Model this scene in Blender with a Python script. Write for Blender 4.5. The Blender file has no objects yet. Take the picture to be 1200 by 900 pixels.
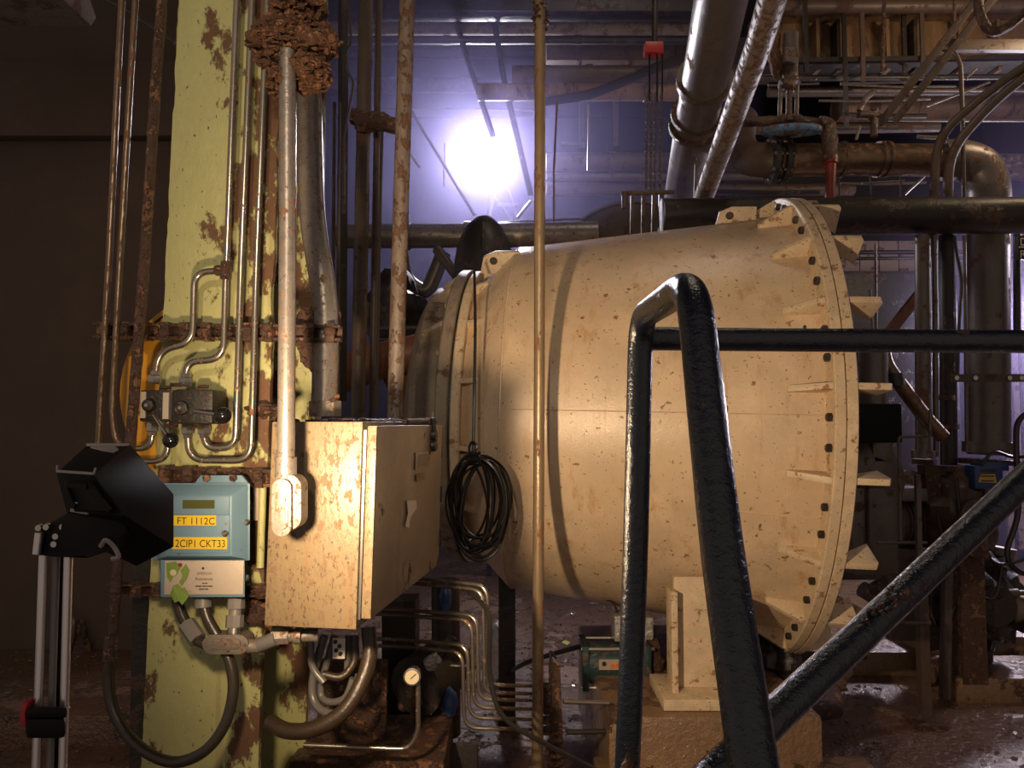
import bpy, bmesh, math, random
from mathutils import Vector, Matrix, noise
random.seed(7)
S = bpy.context.scene
COL = S.collection
R = math.radians
V = Vector

# ------------------------------------------------------------------ camera, world, lights, exposure
F, PITCH, EYE = 850.0, R(3.0), 1.6
cam = bpy.data.objects.new('camera', bpy.data.cameras.new('camera'))
COL.objects.link(cam)
cam.location = (0, 0, EYE)
cam.rotation_euler = (R(90) + PITCH, 0, 0)
cam.data.sensor_width = 36
cam.data.lens = F / 1200 * 36
cam.data.clip_start = 0.05
S.camera = cam

w = bpy.data.worlds.new('world')
S.world = w
w.use_nodes = True
w.node_tree.nodes['Background'].inputs[0].default_value = (0.9, 0.72, 0.62, 1)
w.node_tree.nodes['Background'].inputs[1].default_value = 0.24
S.view_settings.view_transform = 'Standard'
S.view_settings.look = 'None'
S.view_settings.gamma = 1
S.view_settings.exposure = 0.2
S.view_settings.use_curve_mapping = False
S.cycles.use_denoising = True
S.cycles.max_bounces = 8
S.cycles.volume_bounces = 0
S.cycles.sample_clamp_indirect = 6


def lamp(name, kind, loc, energy, color, target=None, **kw):
    d = bpy.data.lights.new(name, kind)
    d.energy = energy
    d.color = color
    for k, v_ in kw.items():
        setattr(d, k, v_)
    o = bpy.data.objects.new(name, d)
    COL.objects.link(o)
    o.location = loc
    if target is not None:
        o.rotation_euler = (V(target) - V(loc)).to_track_quat('-Z', 'Y').to_euler()
    return o


# unseen lamps: side and far explain the right-edge glow, the rest is added fill
lamp('hall_lamp_side', 'AREA', (6.4, 5.4, 3.4), 45, (0.92, 0.82, 1.0), (3.2, 5.6, 0.6), shape='RECTANGLE', size=0.9, size_y=0.4)
lamp('fill_light_roof', 'AREA', (1.2, 3.4, 6.2), 16, (1.0, 0.80, 0.62), (1.6, 4.5, 0.0), shape='RECTANGLE', size=1.2, size_y=0.5)  # added weak fill from above, no lamp known there
lamp('fill_light_column', 'SPOT', (-0.35, -0.5, 2.7), 85, (1.0, 0.80, 0.58), (-0.82, 1.95, 2.25), spot_size=R(62), spot_blend=1.0, shadow_soft_size=0.06)  # added to brighten the column and the tubes on it
lamp('hall_lamp_far', 'AREA', (5.35, 7.2, 2.7), 120, (0.95, 0.84, 1.0), (2.6, 3.6, 0.2), shape='RECTANGLE', size=0.5, size_y=0.35)
lamp('fill_light_girder', 'AREA', (4.0, 4.3, 4.3), 16, (1.0, 0.72, 0.45), (2.2, 6.2, 4.3), shape='RECTANGLE', size=0.5, size_y=0.3)  # added to bring warm light onto the girder

_cp, _sp = math.cos(PITCH), math.sin(PITCH)


def P(px, py, Y):
    """point of the place at depth Y seen in that direction"""
    a, b = (px - 600) / F, (450 - py) / F
    dy, dz = _cp - b * _sp, _sp + b * _cp
    return V((a * Y / dy, Y, EYE + dz * Y / dy))


# ------------------------------------------------------------------ mesh helpers
class MB:
    def __init__(self):
        self.v, self.f = [], []

    def add(self, vs, fs):
        n = len(self.v)
        self.v += [V(q) for q in vs]
        self.f += [[n + i for i in q] for q in fs]
        return self

    def hexa(self, p):
        """8 corners: 4 of one end, 4 of the other, same order"""
        return self.add(p, [(3, 2, 1, 0), (4, 5, 6, 7), (0, 1, 5, 4), (1, 2, 6, 5), (2, 3, 7, 6), (3, 0, 4, 7)])

    def box(self, c, s, rot=None):
        c, m = V(c), rot or Matrix.Identity(3)
        sx, sy, sz = s[0] / 2, s[1] / 2, s[2] / 2
        q = [(-sx, -sy, -sz), (sx, -sy, -sz), (sx, sy, -sz), (-sx, sy, -sz), (-sx, -sy, sz), (sx, -sy, sz), (sx, sy, sz), (-sx, sy, sz)]
        return self.hexa([c + m @ V(t) for t in q])

    def bar(self, a, b, wd, ht, up=(0, 0, 1)):
        """box from a to b, wd across, ht along up"""
        a, b = V(a), V(b)
        d = (b - a).normalized()
        s = d.cross(V(up))
        if s.length < 1e-4:
            s = d.cross(V((0, 1, 0)))
        s.normalize()
        u = s.cross(d)
        q = [a - s * wd / 2 - u * ht / 2, a + s * wd / 2 - u * ht / 2, a + s * wd / 2 + u * ht / 2, a - s * wd / 2 + u * ht / 2]
        return self.hexa(q + [t + (b - a) for t in q])

    def tube(self, pts, r, n=12, cap=True, rough=0.0, closed=False):
        pts = [V(p) for p in pts]
        if rough:
            out = []
            for i in range(len(pts) - 1):
                k = max(1, int((pts[i + 1] - pts[i]).length / (r if not hasattr(r, '__len__') else r[0]) / 1.6))
                out += [pts[i].lerp(pts[i + 1], j / k) for j in range(k)]
            pts = out + [pts[-1]]
        m = len(pts)
        rs = r if hasattr(r, '__len__') else [r] * m
        if len(rs) != m:
            rs = [rs[0]] * m
        t0 = (pts[1] - pts[0]).normalized()
        s = t0.cross(V((0, 0, 1)))
        if s.length < 0.05:
            s = t0.cross(V((0, 1, 0)))
        s.normalize()
        vs = []
        for i in range(m):
            if closed:
                t = pts[(i + 1) % m] - pts[i - 1]
            elif i == 0:
                t = pts[1] - pts[0]
            elif i == m - 1:
                t = pts[-1] - pts[-2]
            else:
                t = (pts[i + 1] - pts[i]).normalized() + (pts[i] - pts[i - 1]).normalized()
            if t.length < 1e-9:
                t = t0
            t.normalize()
            s = (s - t * s.dot(t))
            if s.length < 1e-6:
                s = t.orthogonal()
            s.normalize()
            u = t.cross(s)
            for k in range(n):
                a = 2 * math.pi * k / n
                rr = rs[i]
                if rough:
                    q = pts[i] + (s * math.cos(a) + u * math.sin(a)) * rr
                    rr *= 1 + rough * noise.noise(q * 55) + rough * 0.6 * noise.noise(q * 160)
                vs.append(pts[i] + (s * math.cos(a) + u * math.sin(a)) * rr)
        fs = []
        for i in range(m if closed else m - 1):
            for k in range(n):
                a, b = i * n + k, i * n + (k + 1) % n
                j = ((i + 1) % m) * n
                fs.append((a, b, j + (k + 1) % n, j + k))
        if cap and not closed:
            fs.append(tuple(range(n - 1, -1, -1)))
            fs.append(tuple((m - 1) * n + k for k in range(n)))
        return self.add(vs, fs)

    def lathe(self, prof, o, a, n=32, ref=None, cap=True):
        """prof: (s along axis, radius)"""
        o, a = V(o), V(a).normalized()
        s = (V(ref) - a * V(ref).dot(a)).normalized() if ref else a.orthogonal().normalized()
        u = a.cross(s)
        vs, fs = [], []
        for (t, r) in prof:
            for k in range(n):
                g = 2 * math.pi * k / n
                vs.append(o + a * t + (s * math.cos(g) + u * math.sin(g)) * max(r, 1e-4))
        for i in range(len(prof) - 1):
            for k in range(n):
                q = (k + 1) % n
                fs.append((i * n + k, i * n + q, (i + 1) * n + q, (i + 1) * n + k))
        if cap:
            fs.append(tuple(range(n - 1, -1, -1)))
            fs.append(tuple((len(prof) - 1) * n + k for k in range(n)))
        return self.add(vs, fs)

    def prism(self, poly, d):
        """poly: 3-D outline, d: extrusion vector"""
        poly = [V(p) for p in poly]
        n = len(poly)
        fs = [tuple(range(n - 1, -1, -1)), tuple(range(n, 2 * n))]
        fs += [(i, (i + 1) % n, n + (i + 1) % n, n + i) for i in range(n)]
        return self.add(poly + [p + V(d) for p in poly], fs)

    def flakes(self, c, rad, n, sz=0.02):
        for _ in range(n):
            while True:
                q = V((random.uniform(-1, 1), random.uniform(-1, 1), random.uniform(-1, 1)))
                if 0.35 < q.length < 1:
                    break
            p = V(c) + V((q.x * rad[0], q.y * rad[1], q.z * rad[2]))
            rot = Matrix.Rotation(random.uniform(0, 6.3), 3, 'X') @ Matrix.Rotation(random.uniform(0, 6.3), 3, 'Z')
            k = random.uniform(0.5, 1.5) * sz
            self.box(p, (k, k * random.uniform(0.5, 1), k * 0.25), rot)
        return self

    def blob(self, c, rad, amp=0.25, fr=14, seg=20):
        """rough lump"""
        vs, fs = [], []
        c = V(c)
        for i in range(seg + 1):
            th = math.pi * i / seg
            for k in range(seg * 2):
                g = math.pi * k / seg
                d = V((math.sin(th) * math.cos(g), math.sin(th) * math.sin(g), math.cos(th)))
                q = c + V((d.x * rad[0], d.y * rad[1], d.z * rad[2]))
                m = 1 + amp * noise.noise(q * fr) + amp * 0.7 * noise.noise(q * fr * 3.1)
                vs.append(c + (q - c) * m)
        n = seg * 2
        for i in range(seg):
            for k in range(n):
                fs.append((i * n + k, (i + 1) * n + k, (i + 1) * n + (k + 1) % n, i * n + (k + 1) % n))
        return self.add(vs, fs)

    def build(self, name, mt, parent=None, bevel=0, smooth=38):
        me = bpy.data.meshes.new(name)
        xs, ys, zs = [p.x for p in self.v], [p.y for p in self.v], [p.z for p in self.v]
        org = V(((min(xs) + max(xs)) / 2, (min(ys) + max(ys)) / 2, min(zs)))
        me.from_pydata([p - org for p in self.v], [], self.f)
        bm = bmesh.new()
        bm.from_mesh(me)
        bmesh.ops.recalc_face_normals(bm, faces=bm.faces)
        if bevel:
            ed = [e for e in bm.edges if len(e.link_faces) == 2 and e.calc_face_angle(0) > R(50)]
            bmesh.ops.bevel(bm, geom=ed, offset=bevel, segments=2, profile=0.6, affect='EDGES', clamp_overlap=True)
        bm.to_mesh(me)
        bm.free()
        for p in me.polygons:
            p.use_smooth = True
        me.set_sharp_from_angle(angle=R(smooth))
        me.materials.append(mt)
        o = bpy.data.objects.new(name, me)
        COL.objects.link(o)
        place(o, org, parent)
        return o


def slab(mbx, x0, y0, x1, y1, Y, depth):
    """upright box given by its front outline in px"""
    a, b = P(x0, y0, Y), P(x1, y1, Y)
    return mbx.box(((a.x + b.x) / 2, Y + depth / 2, (a.z + b.z) / 2), (abs(b.x - a.x), depth, abs(a.z - b.z)))


def world_of(o):
    p = V(o.location)
    while o.parent:
        o = o.parent
        p += V(o.location)
    return p


def place(o, org, parent):
    if parent:
        o.parent = parent
        o.location = V(org) - world_of(parent)
    else:
        o.location = org


def tag(o, label, cat, group=None, kind='thing'):
    o['label'] = label
    o['category'] = cat
    o['kind'] = kind
    if group:
        o['group'] = group
    return o


def thing(name, label, cat, loc, group=None):
    o = bpy.data.objects.new(name, None)
    o.empty_display_size = 0.1
    COL.objects.link(o)
    o.location = loc
    return tag(o, label, cat, group)


def struct(o):
    o['kind'] = 'structure'
    return o


def stuff(o, label=None, cat=None):
    o['kind'] = 'stuff'
    if label:
        o['label'] = label
        o['category'] = cat
    return o


def fillet(pts, r, n=6):
    pts = [V(p) for p in pts]
    out = [pts[0]]
    for i in range(1, len(pts) - 1):
        a, b, c = pts[i - 1], pts[i], pts[i + 1]
        d1, d2 = (a - b), (c - b)
        k = min(r, d1.length * 0.48, d2.length * 0.48)
        p, q = b + d1.normalized() * k, b + d2.normalized() * k
        for j in range(n + 1):
            t = j / n
            out.append(p * (1 - t) ** 2 + b * 2 * t * (1 - t) + q * t ** 2)
    return out + [pts[-1]]


def smoothpath(pts, n=6):
    """Catmull-Rom through the points"""
    pts = [V(p) for p in pts]
    q = [pts[0] * 2 - pts[1]] + pts + [pts[-1] * 2 - pts[-2]]
    out = []
    for i in range(1, len(q) - 2):
        a, b, c, d = q[i - 1], q[i], q[i + 1], q[i + 2]
        for j in range(n):
            t = j / n
            out.append(0.5 * (2 * b + (c - a) * t + (2 * a - 5 * b + 4 * c - d) * t * t + (3 * b - a - 3 * c + d) * t ** 3))
    return out + [pts[-1]]


# ------------------------------------------------------------------ materials
def qn(p):
    """how many deviations out a share p of a noise lies"""
    t = math.sqrt(-2 * math.log(min(p, 1 - p)))
    z = t - (2.515517 + 0.802853 * t + 0.010328 * t * t) / (1 + 1.432788 * t + 0.189269 * t * t + 0.001308 * t ** 3)
    return z if p <= 0.5 else -z


def mat(name, base, base2=None, rough=0.5, metal=0.0, rust=0.0, rustcol=(0.13, 0.05, 0.022), rust2=None, rscale=7,
        stretch=(1, 1, 1), speck=0.0, sscale=90, bump=0.25, bscale=70, wet=0.0, vscale=5, var=1.0, mott=0.22, mscale=28, streak=0.0,
        streakcol=None, bdist=0.004, edge=None):
    m = bpy.data.materials.new(name)
    m.use_nodes = True
    nt = m.node_tree
    N, L = nt.nodes, nt.links
    b = N['Principled BSDF']
    tc = N.new('ShaderNodeTexCoord')
    oi = N.new('ShaderNodeObjectInfo')
    mp = N.new('ShaderNodeMapping')
    mp.inputs['Scale'].default_value = stretch
    L.new(tc.outputs['Object'], mp.inputs['Vector'])
    mul = N.new('ShaderNodeMath')
    mul.operation = 'MULTIPLY'
    mul.inputs[1].default_value = 37.0
    L.new(oi.outputs['Random'], mul.inputs[0])
    L.new(mul.outputs[0], mp.inputs['Location'])

    def nz(scale, detail=6, ro=0.6, vec=mp):
        n = N.new('ShaderNodeTexNoise')
        n.inputs['Scale'].default_value = scale
        n.inputs['Detail'].default_value = detail
        n.inputs['Roughness'].default_value = ro
        L.new(vec.outputs[0], n.inputs['Vector'])
        return n

    def ramp(src, a, c):
        r = N.new('ShaderNodeMapRange')
        r.inputs['From Min'].default_value = a
        r.inputs['From Max'].default_value = c
        L.new(src, r.inputs['Value'])
        return r.outputs[0]

    def mix(fac, a, c):
        x = N.new('ShaderNodeMix')
        x.data_type = 'RGBA'
        L.new(fac, x.inputs['Factor'])
        for s_, v_ in (('A', a), ('B', c)):
            k = [i for i in x.inputs if i.name == s_ and i.type == 'RGBA'][0]
            if isinstance(v_, tuple):
                k.default_value = v_ + (1,)
            else:
                L.new(v_, k)
        return [o for o in x.outputs if o.type == 'RGBA'][0]

    vn = nz(vscale, 5, 0.65)
    b2 = base2 or tuple(c * 0.72 for c in base)
    col = mix(ramp(vn.outputs[0], 0.5 - 0.2 * var, 0.5 + 0.2 * var), base, b2)
    mo = nz(mscale, 7, 0.72)
    col = mix(ramp(mo.outputs[0], 0.36, 0.66), tuple(c * (1 - mott) for c in base), col) if mott else col
    if streak > 0:
        m2 = N.new('ShaderNodeMapping')
        m2.inputs['Scale'].default_value = (9, 9, 0.55)
        L.new(mp.outputs[0], m2.inputs['Vector'])
        sn = nz(1.6, 6, 0.7, m2)
        t_ = 0.5 + 0.07 * qn(streak)
        col = mix(ramp(sn.outputs[0], t_, t_ + 0.16), col, streakcol or tuple(c * 0.55 for c in base))
    fine = nz(bscale, 4, 0.7)
    hgt = fine.outputs[0]
    rn = None
    if rust > 0:
        n1 = nz(rscale, 9, 0.68)
        th = 0.5 + 0.062 * qn(rust)
        src = n1.outputs[0]
        if edge:
            # corrosion creeping in from one border of the plate
            sx_ = N.new('ShaderNodeSeparateXYZ')
            L.new(tc.outputs['Object'], sx_.inputs[0])
            zm = N.new('ShaderNodeMath')
            zm.operation = 'MULTIPLY_ADD'
            zm.inputs[1].default_value = edge[2]
            L.new(sx_.outputs['Z'], zm.inputs[0])
            L.new(sx_.outputs['X'], zm.inputs[2])
            er = N.new('ShaderNodeMapRange')
            er.inputs['From Min'].default_value = edge[0]
            er.inputs['From Max'].default_value = edge[1]
            er.inputs['To Max'].default_value = edge[3]
            L.new(zm.outputs[0], er.inputs['Value'])
            ad2 = N.new('ShaderNodeMath')
            ad2.operation = 'ADD'
            L.new(src, ad2.inputs[0])
            L.new(er.outputs[0], ad2.inputs[1])
            src = ad2.outputs[0]
        rn = ramp(src, th, th + 0.035)
        rc = mix(fine.outputs[0], rustcol, rust2 or tuple(min(1, c * 1.7) for c in rustcol))
        col = mix(rn, col, rc)
    if speck > 0:
        n2 = nz(sscale, 3, 0.6)
        th = 0.5 + 0.085 * qn(speck)
        sp = ramp(n2.outputs[0], th, th + 0.04)
        col = mix(sp, col, tuple(c * 0.8 for c in rustcol))
    L.new(col, b.inputs['Base Color'])
    b.inputs['Metallic'].default_value = metal
    if rn is not None:
        r = N.new('ShaderNodeMapRange')
        r.inputs['To Min'].default_value = rough
        r.inputs['To Max'].default_value = 0.85 if not wet else 0.45
        L.new(rn, r.inputs['Value'])
        L.new(r.outputs[0], b.inputs['Roughness'])
        if metal:
            r = N.new('ShaderNodeMapRange')
            r.inputs['To Min'].default_value = metal
            r.inputs['To Max'].default_value = 0
            L.new(rn, r.inputs['Value'])
            L.new(r.outputs[0], b.inputs['Metallic'])
        ad = N.new('ShaderNodeMath')
        ad.operation = 'MULTIPLY_ADD'
        ad.inputs[1].default_value = 1.2
        L.new(rn, ad.inputs[0])
        L.new(hgt, ad.inputs[2])
        hgt = ad.outputs[0]
    else:
        b.inputs['Roughness'].default_value = rough
    if wet:
        b.inputs['Coat Weight'].default_value = wet
        b.inputs['Coat Roughness'].default_value = 0.12
    if bump:
        bp = N.new('ShaderNodeBump')
        bp.inputs['Strength'].default_value = bump
        bp.inputs['Distance'].default_value = bdist
        L.new(hgt, bp.inputs['Height'])
        L.new(bp.outputs[0], b.inputs['Normal'])
        if wet:
            L.new(bp.outputs[0], b.inputs['Coat Normal'])
    return m


def plain(name, c, rough=0.5, metal=0.0, emit=0.0, coat=0.0):
    m = bpy.data.materials.new(name)
    m.use_nodes = True
    b = m.node_tree.nodes['Principled BSDF']
    b.inputs['Base Color'].default_value = c + (1,)
    b.inputs['Roughness'].default_value = rough
    b.inputs['Metallic'].default_value = metal
    b.inputs['Coat Weight'].default_value = coat
    if emit:
        b.inputs['Emission Color'].default_value = c + (1,)
        b.inputs['Emission Strength'].default_value = emit
    return m


m_tank = mat('tank_paint', (0.76, 0.575, 0.385), (0.58, 0.40, 0.245), rough=0.42, rust=0.03, rustcol=(0.15, 0.085, 0.045), rust2=(0.30, 0.18, 0.095), rscale=24, speck=0.028, sscale=70, bump=0.35, bscale=140, bdist=0.003, vscale=2.6, wet=0.4, mott=0.30, mscale=6, streak=0.28, streakcol=(0.48, 0.28, 0.14))
m_flange = mat('flange_paint', (0.74, 0.585, 0.40), (0.60, 0.42, 0.26), rough=0.5, rust=0.09, rustcol=(0.20, 0.10, 0.045), rust2=(0.40, 0.24, 0.12), rscale=20, speck=0.05, sscale=90, bump=0.35, vscale=6, mott=0.3, mscale=18)
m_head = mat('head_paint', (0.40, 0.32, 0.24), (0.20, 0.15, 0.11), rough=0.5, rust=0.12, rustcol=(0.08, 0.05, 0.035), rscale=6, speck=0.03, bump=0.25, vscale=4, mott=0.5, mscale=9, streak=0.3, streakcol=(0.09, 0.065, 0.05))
m_column = mat('yellow_green_paint', (0.46, 0.45, 0.20), (0.39, 0.37, 0.155), rough=0.42, rust=0.055, rustcol=(0.075, 0.038, 0.02), rust2=(0.16, 0.08, 0.04), rscale=9, stretch=(1, 1, 0.6), speck=0.03, sscale=85, bump=0.5, vscale=6, mott=0.16, mscale=35, streak=0.12, streakcol=(0.30, 0.23, 0.10), edge=(0.02, 0.17, 0.035, 0.13))
m_cab = mat('cabinet_paint', (0.225, 0.163, 0.092), (0.165, 0.115, 0.063), rough=0.4, rust=0.20, rustcol=(0.10, 0.065, 0.042), rust2=(0.19, 0.115, 0.058), rscale=60, stretch=(1, 1, 0.5), speck=0.12, sscale=150, bump=0.4, vscale=7, mott=0.3, mscale=60, streak=0.2, streakcol=(0.185, 0.097, 0.043))
m_door = mat('cabinet_door_paint', (0.40, 0.31, 0.22), (0.27, 0.20, 0.14), rough=0.36, rust=0.05, rustcol=(0.06, 0.04, 0.03), rscale=9, speck=0.012, bump=0.12, vscale=4, mott=0.35, mscale=9, streak=0.12)
m_rust = mat('heavy_rust', (0.10, 0.042, 0.022), (0.04, 0.02, 0.013), rough=0.6, rust=0.35, rustcol=(0.13, 0.055, 0.026), rust2=(0.22, 0.105, 0.05), rscale=30, bump=1.0, bscale=160, bdist=0.006, vscale=20, wet=0.45, mott=0.5, mscale=70)
m_clump = mat('flaking_rust', (0.20, 0.085, 0.038), (0.09, 0.036, 0.018), rough=0.7, rust=0.35, rustcol=(0.17, 0.07, 0.03), rust2=(0.32, 0.16, 0.08), rscale=50, bump=1.0, bscale=190, bdist=0.006, vscale=40, mott=0.5, mscale=90)
m_galv = mat('galvanised_conduit', (0.30, 0.265, 0.235), (0.21, 0.18, 0.155), rough=0.36, metal=0.5, rust=0.10, rustcol=(0.12, 0.06, 0.035), rscale=28, speck=0.06, sscale=120, bump=0.3, vscale=14, mott=0.35, mscale=50)
m_steel = plain('stainless_steel', (0.50, 0.46, 0.42), 0.26, 0.95)
m_tubing = mat('stainless_tubing', (0.50, 0.44, 0.36), (0.36, 0.30, 0.24), rough=0.24, metal=0.92, rust=0.05, rscale=40, bump=0.06)
m_alu = plain('brushed_aluminium', (0.68, 0.64, 0.62), 0.3, 0.9)
m_cast = mat('cast_aluminium', (0.28, 0.24, 0.20), (0.20, 0.165, 0.14), rough=0.42, metal=0.4, rust=0.12, rscale=35, speck=0.05, bump=0.4, vscale=20, mott=0.35, mscale=60)
m_black = plain('black_plastic', (0.005, 0.0045, 0.0045), 0.6)
m_black.node_tree.nodes['Principled BSDF'].inputs['Specular IOR Level'].default_value = 0.2
m_blackgloss = plain('black_gloss', (0.008, 0.008, 0.008), 0.12)
m_valve = mat('black_valve_paint', (0.014, 0.012, 0.011), (0.022, 0.016, 0.011), rough=0.42, rust=0.04, rscale=40, speck=0.03, bump=0.6, bscale=110, vscale=25)
m_rail = mat('navy_rail_paint', (0.007, 0.013, 0.030), (0.005, 0.007, 0.012), rough=0.3, rust=0.02, speck=0.012, sscale=70, bump=0.6, bscale=110, bdist=0.003, wet=0.45, vscale=14)
m_blue = mat('instrument_blue', (0.125, 0.215, 0.285), (0.105, 0.175, 0.235), rough=0.45, rust=0.02, rustcol=(0.10, 0.07, 0.055), rscale=16, bump=0.08, vscale=8, mott=0.12)
m_panel = mat('pale_label', (0.42, 0.355, 0.29), (0.37, 0.30, 0.24), rough=0.45, speck=0.01, bump=0, vscale=9, mott=0.12)
m_yellow = plain('yellow_tape', (0.58, 0.39, 0.025), 0.35)
m_ink = plain('black_ink', (0.01, 0.01, 0.01), 0.5)
m_dimink = plain('grey_ink', (0.06, 0.05, 0.05), 0.5)
m_green = mat('green_sticker', (0.17, 0.26, 0.04), (0.11, 0.18, 0.025), rough=0.5, bump=0.1, vscale=40)
m_cream = plain('cream_sticker', (0.45, 0.42, 0.26), 0.5)
m_lcd = plain('display_glass', (0.06, 0.062, 0.015), 0.15)
m_guard = mat('guard_yellow', (0.72, 0.34, 0.025), (0.60, 0.26, 0.02), rough=0.4, rust=0.03, bump=0.08, vscale=6, mott=0.15)
m_hose = mat('black_hose', (0.05, 0.038, 0.027), (0.025, 0.02, 0.016), rough=0.3, bump=0.2, vscale=18)
m_brownhose = mat('muddy_hose', (0.05, 0.030, 0.017), (0.03, 0.018, 0.010), rough=0.4, bump=0.5, vscale=25, wet=0.3)
m_greyhose = plain('grey_hose', (0.12, 0.11, 0.105), 0.28)
m_plasticgrey = plain('grey_plastic', (0.17, 0.155, 0.14), 0.4)
m_cable = plain('black_cable', (0.018, 0.016, 0.014), 0.28)
m_dark = mat('dark_steel', (0.028, 0.021, 0.018), (0.015, 0.011, 0.010), rough=0.5, rust=0.15, rustcol=(0.045, 0.022, 0.013), bump=0.5, vscale=9, wet=0.2, mott=0.4)
m_brownpipe = mat('brown_pipe', (0.13, 0.088, 0.065), (0.075, 0.05, 0.038), rough=0.42, rust=0.2, rustcol=(0.07, 0.034, 0.021), rscale=9, speck=0.04, bump=0.5, vscale=8, mott=0.45, mscale=16)
m_greypipe = mat('grey_pipe', (0.20, 0.165, 0.145), (0.13, 0.102, 0.09), rough=0.35, metal=0.3, rust=0.10, rustcol=(0.09, 0.042, 0.025), rscale=9, speck=0.035, bump=0.35, vscale=8, mott=0.4, mscale=16)
m_peel = mat('peeling_pipe_paint', (0.25, 0.19, 0.155), (0.18, 0.13, 0.105), rough=0.4, rust=0.40, rustcol=(0.09, 0.038, 0.022), rust2=(0.18, 0.09, 0.05), rscale=26, stretch=(1, 1, 0.6), bump=0.8, vscale=12, mott=0.4, mscale=40)
m_barepipe = mat('bare_pipe', (0.24, 0.165, 0.11), (0.15, 0.10, 0.065), rough=0.3, metal=0.6, rust=0.16, rscale=18, bump=0.35, vscale=12, mott=0.4)
m_thinpipe = mat('thin_pipe', (0.40, 0.29, 0.18), (0.26, 0.17, 0.10), rough=0.35, metal=0.4, rust=0.14, rustcol=(0.16, 0.075, 0.035), rscale=20, stretch=(1, 1, 0.4), bump=0.3, vscale=10, mott=0.3)
m_concrete = mat('wet_concrete', (0.30, 0.18, 0.095), (0.15, 0.085, 0.045), rough=0.32, rust=0.2, rustcol=(0.09, 0.045, 0.025), rscale=5, bump=1.0, bscale=45, bdist=0.008, vscale=4, wet=0.6, mott=0.4)
m_pale = mat('pale_concrete', (0.30, 0.24, 0.20), (0.17, 0.13, 0.105), rough=0.7, rust=0.25, rustcol=(0.11, 0.06, 0.04), rscale=12, bump=0.9, vscale=8, mott=0.4)
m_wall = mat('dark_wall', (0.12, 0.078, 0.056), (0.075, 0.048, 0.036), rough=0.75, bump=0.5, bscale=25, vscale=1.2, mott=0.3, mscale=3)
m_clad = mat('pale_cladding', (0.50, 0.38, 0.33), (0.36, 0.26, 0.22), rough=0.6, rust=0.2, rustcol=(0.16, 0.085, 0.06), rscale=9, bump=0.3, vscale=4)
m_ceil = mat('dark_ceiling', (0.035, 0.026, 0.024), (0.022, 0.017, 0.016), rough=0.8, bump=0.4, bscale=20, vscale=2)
m_girder = mat('rusty_girder', (0.30, 0.18, 0.095), (0.13, 0.075, 0.04), rough=0.6, rust=0.3, rustcol=(0.06, 0.03, 0.018), rust2=(0.14, 0.07, 0.035), rscale=4, stretch=(1.6, 1, 0.5), bump=0.5, vscale=4, mott=0.4)
m_teal = mat('teal_paint', (0.020, 0.058, 0.062), (0.014, 0.036, 0.038), rough=0.35, rust=0.2, rustcol=(0.08, 0.04, 0.025), rscale=18, bump=0.3, vscale=12, wet=0.3)
m_foil = mat('crinkled_foil', (0.60, 0.58, 0.58), (0.4, 0.38, 0.38), rough=0.25, metal=0.7, bump=1.0, bscale=60, bdist=0.012, vscale=20)
m_red = mat('red_paint', (0.24, 0.03, 0.022), (0.14, 0.02, 0.018), rough=0.4, bump=0.2, vscale=15)
m_redbright = plain('red_plastic', (0.38, 0.02, 0.025), 0.4)
m_copper = mat('red_rust_pipe', (0.24, 0.09, 0.045), (0.13, 0.045, 0.025), rough=0.45, rust=0.2, bump=0.3, vscale=8)
m_bluepaint = mat('blue_paint', (0.03, 0.07, 0.22), (0.02, 0.045, 0.14), rough=0.4, bump=0.1, vscale=12)
m_wheelblue = mat('rusted_blue', (0.10, 0.22, 0.38), (0.07, 0.15, 0.26), rough=0.5, rust=0.45, rustcol=(0.11, 0.05, 0.03), rscale=22, bump=0.6, vscale=12)
m_white = plain('white_paper', (0.80, 0.74, 0.64), 0.5)
m_orange = plain('orange_mark', (0.65, 0.15, 0.03), 0.5)
m_leaf = plain('yellow_leaf', (0.55, 0.50, 0.10), 0.5)
m_glass = plain('gauge_glass', (0.62, 0.52, 0.36), 0.08, 0, 0, 0.6)
m_lens = plain('lamp_lens', (1.0, 0.86, 0.66), 0.3, 0, 9.0)
m_flood = plain('flood_lens', (0.86, 0.86, 1.0), 0.3, 0, 60.0)


def floor_mat():
    m = mat('wet_floor', (0.20, 0.105, 0.062), (0.09, 0.046, 0.028), rough=0.34, rust=0.35, rustcol=(0.22, 0.125, 0.08), rust2=(0.30, 0.18, 0.125), rscale=2.2, bump=1.0, bdist=0.02, bscale=22, mott=0.35, mscale=12, vscale=1.6, wet=0.8, speck=0.1, sscale=30)
    return m


m_floor = floor_mat()

# ------------------------------------------------------------------ structure
mb = MB()
nx, ny = 130, 130
vs, fs = [], []
for j in range(ny + 1):
    for i in range(nx + 1):
        x, y = -6.5 + 14.5 * i / nx, -1.5 + 13.5 * j / ny
        h = 0.018 * noise.noise(V((x * 1.1, y * 1.1, 3))) + 0.010 * noise.noise(V((x * 4, y * 4, 9)))
        vs.append((x, y, h - 0.012))
for j in range(ny):
    for i in range(nx):
        a = j * (nx + 1) + i
        fs.append((a, a + 1, a + nx + 2, a + nx + 1))
fl = struct(MB().add(vs, fs).build('floor', m_floor, smooth=180))
fl.data.polygons.foreach_set('use_smooth', [True] * len(fl.data.polygons))

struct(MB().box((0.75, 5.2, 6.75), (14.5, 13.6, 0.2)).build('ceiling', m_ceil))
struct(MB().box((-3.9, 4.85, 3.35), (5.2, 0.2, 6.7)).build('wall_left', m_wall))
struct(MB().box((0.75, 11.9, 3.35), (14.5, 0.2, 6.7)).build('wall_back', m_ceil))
struct(MB().box((7.9, 5.2, 3.35), (0.2, 13.6, 6.7)).build('wall_right', m_wall))
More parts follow.
